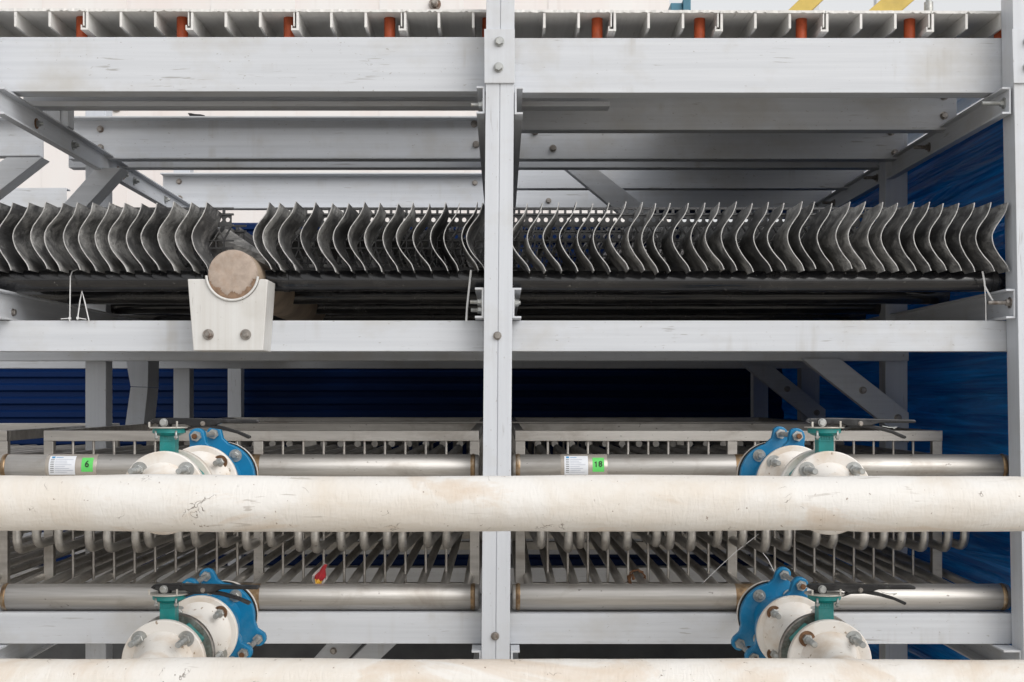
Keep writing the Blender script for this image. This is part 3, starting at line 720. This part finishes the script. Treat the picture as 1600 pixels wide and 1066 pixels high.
def coil(label, fr, rods, ups, hx, jx, stick, ureg):
    kc = K(.49); t = thing('cooling_coil', label, 'cooling coil', ((X_(hx[0])+X_(hx[1]))/2, .9, Z2-HR), 'stainless cooling coils')
    u = lambda px: CX+(px-CX)*kc
    zt, zb = ZC-51*kc/S, ZC-306*kc/S; bh = 16.5*kc/S; x0, x1 = X_(u(fr[0])), X_(u(fr[1]))
    Ya, Yb = .49, 1.97; w = .034
    for nm, za in (('top_bar', zt), ('bottom_bar', zb+bh)):
        mb = MB(); mb.box(x0, x1, Ya, Ya+w, za-bh, za, 'steel_f'); mb.build(nm, t, .002)
        mb = MB(); mb.box(x0, x1, Yb-w, Yb, za-bh, za, 'steel_f'); mb.build(nm, t, .002)
        for xx in (x0, x1-w):
            mb = MB(); mb.box(xx, xx+w, Ya+w+.0005, Yb-w-.0005, za-bh, za-.0004, 'steel_f'); mb.build('side_bar', t, .002)
    for px in ups:
        for YY in (Ya+.001, Yb-w):
            mb = MB(); xx = X_(u(px)); mb.box(xx-.018, xx+.018, YY, YY+w-.002, zb+bh+.0005, zt-bh-.0005, 'steel_f'); mb.build('upright', t, .0015)
    for px in rods:
        mb = MB(); xx = X_(u(px)); mb.tube([(xx, Ya+.017, zb+bh-.003), (xx, Ya+.017, zt-bh+.003)], .0052, 'steel_f', 10); mb.build('rod', t)
    for i, (ur, px) in enumerate(zip(ureg, jx)):
        mb = MB(); mb.tube(serp(ur, CX+(px-CX)*K(.31), 249+random.uniform(-5, 6)), .0166, 'steel_y', 10); mb.build('coil_tube', t)
    X0, X1 = X_(hx[0]), X_(hx[1]); heads = []
    for zz in (Z1, Z2):
        mb = MB(); n = 40
        mb.lathe([(HR*.6, -.004), (HR*.93, -.002), (HR, .004), (HR, X1-X0-.004), (HR*.93, X1-X0+.002), (HR*.6, X1-X0+.004)], (X0, HY, zz), (1,0,0), 'steel_x', n)
        h = mb.build('header', t); heads.append(h)
        for xx in (X0+.018, X1-.018):
            mb = MB(); mb.lathe([(HR+.0002, -.009), (HR+.0005, -.005), (HR+.0022, -.003), (HR+.0024, .003), (HR+.0005, .005), (HR+.0002, .007)], (xx, HY, zz), (1,0,0), 'weld', n, False); mb.build('weld_ring', h)
    if stick: stickers(heads[0], stick)
    return t
def cyl(x, s, r, zc):                                   # s: metres along the girth from the front line, upwards
    a = s/HR; return Vector((x, HY-r*math.cos(a), zc+r*math.sin(a)))
def patch(mb, x0, x1, s0, s1, r, zc, m, n=8):
    m = mb.mi(m); vs = [[mb.b.verts.new(cyl(x, s0+(s1-s0)*i/n, r, zc)) for x in (x0, x1)] for i in range(n+1)]
    for a, b in zip(vs, vs[1:]): mb.face((a[0], a[1], b[1], b[0]), m, True)
def text_on(mb, body, xc, sc_, size, r, zc, m):
    cu = bpy.data.curves.new('t', 'FONT'); cu.body = body; cu.size = size; cu.align_x = 'CENTER'; cu.align_y = 'CENTER'; cu.offset = .0003
    ob = bpy.data.objects.new('t', cu); C.objects.link(ob); bpy.context.view_layer.update()
    me = bpy.data.meshes.new_from_object(ob.evaluated_get(bpy.context.evaluated_depsgraph_get()))
    m = mb.mi(m); vs = [mb.b.verts.new(cyl(xc+v.co.x, sc_+v.co.y, r, zc)) for v in me.vertices]
    for p in me.polygons: mb.face([vs[i] for i in p.vertices], m)
    bpy.data.objects.remove(ob); bpy.data.meshes.remove(me)
def stickers(h, st):
    px0, px1, gx0, gx1, num = st
    f = lambda px: (px-CX)*K(HY-HR)/S
    r = HR
    def sy(py):
        z = Z_(CY-(CY-py)*K(HY-HR*.85)); return HR*math.asin(max(-1, min(1, (z-Z1)/HR)))
    mb = MB(); mb.lathe([(r+.0004, 0), (r+.0009, .001), (r+.0009, f(gx1+5)-f(px0-6)), (r+.0004, f(gx1+5)-f(px0-6)+.001)], (f(px0-6), HY, Z1), (1,0,0), 'tape', 40, False); mb.build('tape_band', h)
    top, bot = sy(713.5), sy(741.5)
    mb = MB(); patch(mb, f(px0), f(px1), bot, top, r+.0014, Z1, 'paper')
    w = f(px1)-f(px0); hgt = top-bot
    patch(mb, f(px0)+w*.08, f(px0)+w*.20, top-hgt*.17, top-hgt*.05, r+.0019, Z1, 'label_blue', 3)
    patch(mb, f(px0)+w*.25, f(px0)+w*.52, top-hgt*.13, top-hgt*.10, r+.0019, Z1, 'label_blue', 2)
    for i in range(8):
        yy = top-hgt*(.25+.088*i); e = random.uniform(.62, .94)
        patch(mb, f(px0)+w*.06, f(px0)+w*.20, yy-.0009, yy+.0009, r+.0019, Z1, 'ink', 1)
        patch(mb, f(px0)+w*.24, f(px0)+w*e, yy-.0005, yy+.0005, r+.0019, Z1, 'faint_ink', 1)
    mb.build('paper_label', h)
    g0, g1 = sy(737), sy(716)
    mb = MB(); patch(mb, f(gx0), f(gx1), g0, g1, r+.0014, Z1, 'green')
    gc, gm_ = (f(gx0)+f(gx1))/2, (g0+g1)/2
    if num == '6': text_on(mb, '6', gc, gm_, .031, r+.0036, Z1, 'ink')
    else:
        text_on(mb, '8', gc+.0072, gm_, .027, r+.0036, Z1, 'ink')
        patch(mb, gc-.0095, gc-.0060, gm_-.0095, gm_+.0098, r+.0022, Z1, 'ink'); patch(mb, gc-.0128, gc-.0094, gm_+.0040, gm_+.0072, r+.0022, Z1, 'ink', 3)
    mb.build('number_sticker', h)
Jl = [28, 58, 93, 140, 169, 213, 232, 280, 305, 348, 385, 423, 467, 493, 533, 569, 605, 629, 668, 698]
Jr = [845, 888, 907, 946, 980, 1026, 1047, 1080, 1121, 1160, 1196, 1230, 1275, 1302, 1350, 1380, 1408, 1443, 1480, 1506]
coilL = coil('stainless pipe coil with green number 6 sticker on its upper header', (68, 748), [112+32.2*i for i in range(9)] + [441+32*i for i in range(9)], [75.5, 403.5, 741.5], (783-806, 783-35.5*ky), Jl, (76, 117, 127, 145, '6'), [783-798+39.1*i for i in range(20)])
coilR = coil('stainless pipe coil with green number 18 sticker on its upper header', (805, 1473), [856+31.5*i for i in range(9)] + [1181+31*i for i in range(9)], [813, 1144.5, 1465], (783+18.5*ky, 783+790*ky), Jr, (882, 919, 926, 944, '18'), [783+46+38.6*i for i in range(20)])
def rear(o, dx, dy, label):
    c = copy_tree(o); c.location += Vector((dx, dy, 0)); c['label'] = label
    for ch in list(c.children):
        if ch.name.split('.')[0] == 'header':
            for g in list(ch.children): bpy.data.objects.remove(g)
            bpy.data.objects.remove(ch)
    return c
rear(coilL, 0, 1.95, 'second stainless pipe coil directly behind the coil with number 6')
rear(coilR, 0, 1.95, 'second stainless pipe coil directly behind the coil with number 18')
rear(coilL, -737.5*K(.49)/S, 0, 'stainless pipe coil cut off by the photo edge beside the number 6 coil')
# ================================================================ white supply pipes
def lumpy(label, z, zv, Y, seed, branches):
    t = thing('supply_pipe', label, 'pipe', (0, Y, z-.07), 'white wrapped supply pipes')
    n, N = 40, 240; x0, x1 = -3.2, 3.2; rings = []
    for i in range(N+1):
        x = x0+(x1-x0)*i/N
        base = .0695*(1+.075*noise.noise(Vector((x*2.1, seed, 0)))+.02*noise.noise(Vector((x*6, seed, 4))))
        cz = z + .004*noise.noise(Vector((x*1.3, seed+8, 2)))
        ring = []
        for q in range(n):
            a = 2*PI*q/n
            r = base*(1+.035*noise.noise(Vector((x*3.2, math.cos(a)*1.6+seed, math.sin(a)*1.6)))+.012*noise.noise(Vector((x*16, math.cos(a)*5, math.sin(a)*5+seed))))
            ring.append(Vector((x, Y+r*math.cos(a), cz+r*math.sin(a))))
        rings.append(ring)
    mb = MB(); mb.loft(rings, 'pipe_white', True, True, True); mb.build('wrapped_tube', t)
    for xb in branches:
        mb = MB(); zc = zv
        mb.lathe([(.047, 0), (.048, .12), (.053, .17), (.064, .215), (.082, .2429)], (xb, Y, zc), (0,1,0), 'paint_white', 36)
        mb.build('branch_neck', t)
        mb = MB(); ya = -.957
        mb.lathe([(.040, 0), (.109, 0), (.112, .003), (.112, .020), (.109, .0225), (.04, .0225)], (xb, ya, zc), (0,1,0), 'paint_white', 56); fl = mb.build('flange', t)
        for an in (45, 135, 225, 315):
            bolt(fl, (xb+.0885*math.cos(R(an)), ya, zc+.0885*math.sin(R(an))), random.choice(['zincnut:.078', 'zincnut:.084', 'rustynut:.08']), scale=1.1)
    return t
XA = [-416/S, 405/S]; ZA = [ZC-117/S, ZC-325/S]
lumpy('upper white wrapped pipe crossing in front of the coils', ZA[0]-.008, ZA[0], -1.2, 3.0, XA)
lumpy('lower white wrapped pipe along the photo bottom', ZA[1]-.014, ZA[1], -1.2, 21.0, XA)
# ================================================================ valves, spools, blue couplings
where = {(0,0): 'beside the green 6 sticker', (1,0): 'on the pipe with the 18 sticker', (0,1): 'at the bottom beam, below the 6 sticker', (1,1): 'at the bottom beam, near the blue wall'}
def valve(xi, zi):
    x, z = XA[xi], ZA[zi]; wh = where[(xi, zi)]
    t = thing('butterfly_valve', f'teal lever valve {wh}', 'valve', (x, -.89, z), 'teal lever valves')
    mb = MB(); mb.lathe([(.052, 0), (.083, 0), (.086, .004), (.086, .082), (.083, .086), (.052, .086)], (x, -.932, z), (0,1,0), 'teal', 48)
    for an in (45, 135, 225, 315):       # centring lugs
        d = Vector((math.cos(R(an)), 0, math.sin(R(an)))); s_ = Vector((-d.z, 0, d.x)); c0 = Vector((x, 0, z))
        q = [c0+d*.075+s_*.036, c0+d*.094+s_*.030, c0+d*.094-s_*.030, c0+d*.075-s_*.036]
        mb.prism([(p.x, p.z) for p in q], -.93, -.848, 'teal')
    mb.build('body', t, .002)
    zt = z+.172
    mb = MB(); mb.box(x-.0205, x+.0205, -.912, -.868, z+.08, zt-.008, 'teal')
    mb.box(x-.018, x+.012, -.9135, -.912, z+.136, z+.139, 'teal')
    for q, hh in enumerate((.009, .0095, .009, .0095)):
        mb.box(x-.013+.0072*q, x-.0095+.0072*q, -.9133, -.9119, z+.142, z+.142+hh, 'teal')
    mb.build('neck', t, .0015)
    mb = MB(); mb.lathe([(.03, -.020), (.0445, -.012), (.0445, 0)], (x, -.89, zt), (0,0,1), 'teal', 36); mb.build('mounting_pad', t)
    for q in (-1, 1):
        mb = MB(); mb.lathe([(.0035, -.03), (.0035, -.006)], (x+q*.027, -.925, zt), (0,0,1), 'zinc', 8); mb.lathe([(.006, -.026), (.006, -.02)], (x+q*.027, -.925, zt), (0,0,1), 'zinc', 6, True, True); mb.build('pad_screw', t)
    mb = MB(); mb.lathe([(.01, .0005), (.0535, .0005), (.0535, .0038), (.01, .0038)], (x, -.89, zt), (0,0,1), 'disc', 40)
    mb.box(x+.030, x+.035, -.938, -.935, zt+.0042, zt+.020, 'disc'); mb.box(x-.045, x-.040, -.936, -.933, zt+.0042, zt+.018, 'disc'); mb.build('index_plate', t, .0006)
    # lever: hub block, tapering pressed bar with rolled lip, squeeze trigger
    lv = MB(); y0, y1 = -.905, -.873
    lv.prism([(x-.048, zt+.019), (x-.040, zt+.027), (x+0.020, zt+.0285), (x+0.241, zt+.0235), (x+0.247, zt+.0195), (x+0.244, zt+.0145), (x+0.145, zt+.0145), (x+0.124, zt+.007), (x+0.062, zt+.005), (x+0.046, zt+.011), (x-.03, zt+.011)], y0, y1, 'lever')
    L = lv.build('lever', t, .0035)
    mb = MB(); mb.lathe([(.019, .0042), (.019, .026)], (x-.012, -.889, zt), (0,0,1), 'lever', 20); mb.build('lever_hub', t)
    mb = MB(); mb.prism([(x+0.042, zt-.005), (x+0.050, zt-.006), (x+0.071, zt+.001), (x+0.108, zt+.002), (x+0.145, zt-.004), (x+0.187, zt-.015), (x+0.217, zt-.029), (x+0.222, zt-.026), (x+0.221, zt-.021), (x+0.188, zt-.007), (x+0.148, zt+.005), (x+0.116, zt+.0105), (x+0.071, zt+.010), (x+0.051, zt+.001)], -.899, -.879, 'lever'); mb.build('trigger', t, .0015)
    bolt(t, (x-.010, -.9075, zt+.0155), 'zinchead', scale=.85)
    bolt(t, (x+.095, -.9055, zt+.013), 'darkhead', scale=.5)
    if (xi, zi) in ((1, 0), (1, 1)):
        mb = MB(); mb.tube([(x+.155, -.9005, zt+.006), (x+.175, -.9005, zt+.002), (x+.195, -.9005, zt+.003), (x+.185, -.9005, zt-.001)], .0012, 'zinc', 6); mb.build('spring', t)
def spool(xi, zi):
    x, z = XA[xi], ZA[zi]; wh = where[(xi, zi)]
    t = thing('flanged_spool', f'white short flanged pipe behind the teal valve {wh}', 'flanged pipe', (x, -.68, z), 'white flanged pipe pieces')
    mb = MB(); mb.lathe([(.04, -.8235), (.078, -.8234), (.066, -.80), (.059, -.775), (.058, -.66), (.060, -.60), (.068, -.555), (.082, -.532), (.095, -.5232)], (x, 0, z), (0,1,0), 'paint_white', 44, False); mb.build('spool_tube', t)
    mb = MB(); mb.lathe([(.045, 0), (.109, 0), (.112, .003), (.112, .0195), (.109, .0225), (.045, .0225)], (x, -.8455, z), (0,1,0), 'bolt_dark' if zi else 'paint_white', 56); M['edge_grey'] = M['bolt_dark']; mb.build('valve_flange', t)
    mb = MB(); mb.lathe([(.045, 0), (.109, 0), (.112, .003), (.112, .018), (.109, .021), (.045, .021)], (x, -.523, z), (0,1,0), 'paint_white', 56); f = mb.build('flange', t)
    for an in (45, 135, 225, 315):
        bolt(f, (x+.087*math.cos(R(an)), -.523, z+.087*math.sin(R(an))), random.choice(['zincnut:.066', 'zincnut:.06', 'rustynut:.064']), scale=1.1)
def coupling(xi, zi, angs):
    x, z = XA[xi], ZA[zi]; wh = where[(xi, zi)]
    t = thing('pipe_coupling', f'blue bolted pipe coupling {wh}', 'coupling', (x, -.3, z), 'blue pipe couplings')
    def plate(nm, R0, ya, yb, body_in):
        pts = []; N = 120; ear = .138; er = .026
        for i in range(N):                                   # round plate with rounded ears
            a = 2*PI*i/N; r = R0
            for an in angs:
                d = (a-R(an)+PI) % (2*PI)-PI
                if abs(d) < .40:
                    s2 = er**2-(ear*math.sin(d))**2
                    if s2 > 0: r = max(r, ear*math.cos(d)+math.sqrt(s2))
                    r = max(r, R0+.034*max(0, 1-abs(d)/.40)**1.1)
            pts.append((x+r*math.cos(a), z+r*math.sin(a)))
        mb = MB(); mb.prism(pts, ya, yb, 'blue'); return mb.build(nm, t, .003)
    rp = plate('rear_plate', .1085, -.228, -.203, 0)
    plate('front_plate', .104, -.470, -.440, 0)
    mb = MB(); mb.lathe([(.07, -.501), (.101, -.501), (.101, -.472), (.075, -.4705), (.064, -.438), (.062, -.30), (.063, -.245), (.066, -.2285)], (x, 0, z), (0,1,0), 'blue', 48, False); mb.build('sleeve', t)
    mb = MB(); mb.lathe([(.06, -.2025), (.111, -.2025), (.111, -.188), (.06, -.188)], (x, 0, z), (0,1,0), 'rubber', 48); mb.build('gasket', t)
    for an in angs:
        px, pz = x+.140*math.cos(R(an)), z+.140*math.sin(R(an))
        mb = MB(); prof = []; h = -.50
        while h < -.215: prof += [(.0085, h), (.0079, h+.0016)]; h += .0032
        mb.lathe(prof, (px, 0, pz), (0,1,0), 'zinc', 12)
        mb.lathe([(.0062, -.505), (.0085, -.501)], (px, 0, pz), (0,1,0), 'rust', 12)
        for yy in (-.484, -.243): mb.lathe([(.0165, yy), (.0165, yy+.0135)], (px, 0, pz), (0,1,0), 'zinc', 6, True, True)
        mb.build('tie_rod', t)
    for an in (55, 125, 235, 305):
        bolt(rp, (x+.084*math.cos(R(an)), -.228, z+.084*math.sin(R(an))), 'zincnut:.03', scale=1.05)
def hstub(coil_, xi, zi):                    # stub welded on the coil's header: a part of the coil
    x, z = XA[xi], ZA[zi]
    mb = MB(); mb.lathe([(.035, .13), (.043, .118), (.0425, .06), (.0425, -.16)], (x, 0, z), (0,1,0), 'steel_x', 36); 
    mb.lathe([(.04, -.1875), (.109, -.1875), (.111, -.185), (.111, -.168), (.04, -.168)], (x, 0, z), (0,1,0), 'paint_white', 48)
    mb.build('outlet', coil_)
    mb = MB(); mb.lathe([(HR+.0004, -.062), (HR+.0007, -.05), (HR+.0007, .05), (HR+.0004, .062)], (x, HY, [Z1, Z2][zi]), (1,0,0), 'weld', 40, False); mb.build('heat_mark', coil_)
for xi in (0, 1):
    for zi in (0, 1):
        valve(xi, zi); spool(xi, zi)
        coupling(xi, zi, {(0,0): (99, 218, 340), (1,0): (82, 205, 322), (0,1): (109, 222, 330), (1,1): (77, 217, 325)}[(xi, zi)])
        hstub((coilL, coilR)[xi], xi, zi)
# ================================================================ ties, scraps, wrapper
def tie(label, pts, Y, r=.0022, hook=None):
    mb = MB(); mb.tube([P(x, y, Y+dy) for x, y, dy in pts], r, 'tie', 6)
    if hook: mb.tube([P(x, y, Y+dy) for x, y, dy in hook], r*.8, 'tie', 6); q = P(hook[0][0], hook[0][1], Y+hook[0][2]); mb.box(q.x-.004, q.x+.004, q.y-.003, q.y+.003, q.z-.004, q.z+.004, 'tie')
    tag(mb.build('cable_tie'), label, 'cable tie', 'white plastic ties')
tie('white cable tie hanging straight beside the doubled tie on the black pipe', [(121, 421, .05), (113, 424, .03), (110, 432, .0), (109.5, 460, 0), (109, 502, 0)], .085, hook=[(109, 497.5, 0), (95, 498.5, .0)])
tie('white cable tie folded to an upside-down V below the black pipe', [(121, 500, 0), (125, 470, 0), (128, 455, 0.0), (132, 470, 0), (139, 501, 0)], .085, hook=[(121.5, 497, 0), (135, 499, 0)])
tie('white strap hanging from the black pipe beside the centre post', [(736, 422, 0), (733, 450, 0), (730, 478, 0), (728.5, 502, 0)], .08, .0038)
tie('white cable tie hooked round the stud next to the blue wall', [(1535, 424, .0), (1538, 440, 0), (1538.5, 447, 0), (1546, 461, 0), (1554, 475, -.02)], .075, .0032)
tie('thin white tie hanging to the middle beam next to the blue wall', [(1538.5, 447, 0), (1540, 470, 0), (1540.5, 501, 0)], .075, .0018)
tie('thin white wire crossing the pipe coil next to the rusty scrap', [(1097, 912, 0), (1125, 885, .02), (1150, 862, .05), (1185, 835, .05)], .26, .0009)
tie('thin wire end standing behind the blue coupling near the blue wall', [(1209, 892, 0), (1200, 874, .02), (1192, 864, .03)], .10, .0011)
mb = MB(); q = [(293, 176.5), (299, 176.8), (304, 178), (313, 178.5), (319.5, 180), (320, 183), (312, 183.8), (299, 183.9), (296, 181)]
mb.prism([(P(x, y, 1.28).x, P(x, y, 1.28).z) for x, y in q], 1.28, 1.33, 'black_scrap')
o = tag(mb.build('plastic_scrap', bevel=.002), 'small scrap of black plastic lying on the upper inner beam', 'scrap')
mb = MB(); cen = P(501, 899, .21)
def crumple(mb, poly, Y, mat, seed, amp=.012):
    rings = []
    for dy in (0, .012):
        rings.append([Vector((P(x, y, Y).x, Y+dy+amp*noise.noise(Vector((x*.35, y*.35, seed))), P(x, y, Y).z)) for x, y in poly])
    mb.loft(rings, mat)
t = thing('crumpled_wrapper', 'crumpled red and silver snack wrapper on the header pipe', 'wrapper', P(500, 915, .2))
mb = MB(); crumple(mb, [(488, 899), (493, 893), (503, 884), (506, 881), (511, 882), (509, 890), (510, 900), (512, 903), (508, 909), (503, 914), (490, 914), (487, 906)], .205, 'foil', 1); mb.build('silver_side', t)
mb = MB(); crumple(mb, [(492, 899), (499, 893), (504, 885), (507, 882), (511, 883), (508, 891), (509, 901), (504, 908), (496, 909), (491, 905)], .188, 'red', 2, .006); mb.build('red_side', t)
mb = MB(); crumple(mb, [(492, 905), (495, 908), (497, 905), (500, 909), (503, 907), (502, 912), (496, 914), (493, 912)], .178, 'foil_yellow', 3, .004); mb.build('yellow_print', t)
mb = MB()
pts = []
for i in range(22):
    a = R(-20+230*i/21); pts.append(P(995+13*math.cos(a)+1.5*math.sin(i*2.1), 905-14*math.sin(a)+1.2*math.cos(i*1.7), .36-.03*math.sin(a)))
mb.tube(pts, [.003+.003*abs(noise.noise(Vector((i*.8, 0, 4)))) for i in range(22)], 'rust', 7)
mb.tube([P(985, 912, .36), P(983, 904, .35), P(988, 897, .34), P(990, 905, .35)], .006, 'rust', 6)
tag(mb.build('rusty_scrap'), 'curled rusty brown scrap hooked round a coil tube', 'scrap')
# ================================================================ things on and behind the deck
t = thing('neighbour_tower', 'large white clad building filling the view behind the frame', 'building', (-6, 9.5, 0))
xr_ = P(1046, 0, 9).x; mb = MB(); x = -15.0; i = 0
mb.box(-15, xr_-.03, 9.07, 12.5, 0, 9, 'clad'); mb.build('core', t)
while x < xr_-.05:
    x2 = min(x+.86, xr_); mb = MB(); mb.box(x, x2-.001, 9.0+.006*(i%2), 9.066, .05, 9.0, 'clad'); mb.build('cladding_sheet', t); x = x2; i += 1
bolt(t, P(679.5, 7, 8.999), 'darknut:.03', scale=3.2); bolt(t, P(182, 168, 8.999), 'darknut:.03', scale=2.6)
zd = lambda Y: Z_(CY-(CY-13.2)*kd)
def yrail(label, pts, Y, th):
    k = [P(x, y, Y) for x, y in pts]; mb = MB(); mb.prism([(p.x, p.z) for p in k], Y, Y+th, 'yellow')
    tag(mb.build('handrail_brace', bevel=.003), label, 'brace', 'yellow braces on the deck')
def on_deck(px0, px1, py_top, Y, mat, th=.06, label='', name='deck_post'):
    k = K(Y); zz = zd(Y)-.002; a, b = P(px0, py_top, Y), P(px1, py_top, Y); mb = MB(); mb.box(a.x, b.x, Y, Y+th, zz+.001, a.z, mat)
    tag(mb.build(name, bevel=.004), label, 'post')
def ybar(label, p0, p1, w, Y):
    a, b = P(*p0, Y), P(*p1, Y); d = (b-a).normalized(); n = Vector((-d.z, 0, d.x))*w/2
    zz = zd(Y)
    a = a - d*((a.z-zz-.03)/d.z)
    mb = MB(); mb.prism([(p.x, p.z) for p in (a+n, b+n, b-n, a-n)], Y, Y+.09, 'yellow')
    mb.box(a.x-.07, a.x+.07, Y-.02, Y+.11, zz+.0005, zz+.03, 'yellow')
    tag(mb.build('handrail_brace', bevel=.003), label, 'brace', 'yellow braces on the deck')
ybar('narrow yellow brace standing on the deck against the sky', (1252, 14), (1300, -32), .075, 1.6)
ybar('wide yellow brace standing on the deck against the sky', (1386, 14), (1446, -38), .10, 1.6)
on_deck(1271, 1281, -30, 2.2, 'frp_z', .05, 'pale post on the deck behind the narrow yellow brace')
on_deck(1369, 1411, -30, 2.2, 'frp_z', .05, 'pale panel post on the deck behind the wide yellow brace')
k = K(1.2); a = P(1451, 30, 1.2); mb = MB(); mb.tube([(a.x, 1.2, zd(0)), (a.x, 1.2, zd(0)+.42)], .012, 'zinc', 16); mb.lathe([(.019, 0), (.019, .05)], (a.x, 1.2, zd(0)+.30), (0,0,1), 'zinc', 16); mb.lathe([(.03, 0), (.03, .01)], (a.x, 1.2, zd(0)+.0005), (0,0,1), 'zinc', 16)
tag(mb.build('standpipe'), 'thin grey vertical standpipe on the deck near the end post', 'pipe')
t = thing('fan_motor', 'small blue motor box showing above the deck beside the white building', 'motor', P(1062, 15, 3.0))
a, b = P(1048, 4.5, 3.0), P(1076, 14, 3.0); mb = MB(); mb.box(a.x, b.x-.035, 3.0, 3.3, b.z-.12, a.z, 'motor_blue')
mb.prism([(b.x-.034, b.z-.12), (b.x+.01, b.z-.12), (b.x+.01, a.z+.035), (b.x-.015, a.z+.04), (b.x-.034, a.z+.015)], 2.98, 3.32, 'motor_blue'); mb.build('housing', t, .004)
for xx in (a.x+.02, b.x-.05):
    mb = MB(); mb.box(xx, xx+.05, 3.08, 3.2, zd(0)+.0005, b.z-.1205, 'motor_blue'); mb.build('leg', t, .003)

# ================================================================ camera, light, world
cam = bpy.data.cameras.new('camera'); co = bpy.data.objects.new('camera', cam); C.objects.link(co)
co.location = (0, -D, ZC); co.rotation_euler = (PI/2, 0, 0)
cam.sensor_width = 36; cam.lens = 36*D*S/1600; cam.shift_x = (800-CX)/1600; cam.shift_y = (CY-533)/1600; cam.clip_end = 500; cam.clip_start = .05
sc.camera = co
EL, AZ = R(33), R(138)
w = bpy.data.worlds.new('World'); sc.world = w; w.use_nodes = True
nt = w.node_tree; bg = nt.nodes['Background']
sky = nt.nodes.new('ShaderNodeTexSky'); sky.sky_type = 'NISHITA'; sky.sun_disc = False; sky.sun_elevation = EL; sky.sun_rotation = AZ
sky.air_density = 1.0; sky.dust_density = 6.0; sky.ozone_density = 1.0
hs = nt.nodes.new('ShaderNodeHueSaturation'); hs.inputs['Saturation'].default_value = .18
nt.links.new(sky.outputs[0], hs.inputs['Color']); gm = nt.nodes.new('ShaderNodeGamma'); gm.inputs['Gamma'].default_value = .40          # cloud evens the sky out
vm = nt.nodes.new('ShaderNodeVectorMath'); vm.operation = 'SCALE'; vm.inputs['Scale'].default_value = 3.5
nt.links.new(hs.outputs[0], gm.inputs['Color']); nt.links.new(gm.outputs[0], vm.inputs[0]); nt.links.new(vm.outputs[0], bg.inputs['Color']); bg.inputs['Strength'].default_value = .13
sun = bpy.data.lights.new('sun', 'SUN'); sun.energy = 1.2; sun.angle = R(50); sun.color = (1, .975, .945)
so = bpy.data.objects.new('sun', sun); C.objects.link(so)
dirv = Vector((math.sin(AZ)*math.cos(EL), math.cos(AZ)*math.cos(EL), math.sin(EL)))     # towards the sun
so.rotation_euler = dirv.to_track_quat('Z', 'Y').to_euler(); so.location = dirv*20
sc.view_settings.view_transform = 'Standard'; sc.view_settings.look = 'None'; sc.view_settings.exposure = 0.2; sc.view_settings.gamma = 1
sc.render.engine = 'CYCLES'; sc.cycles.max_bounces = 8
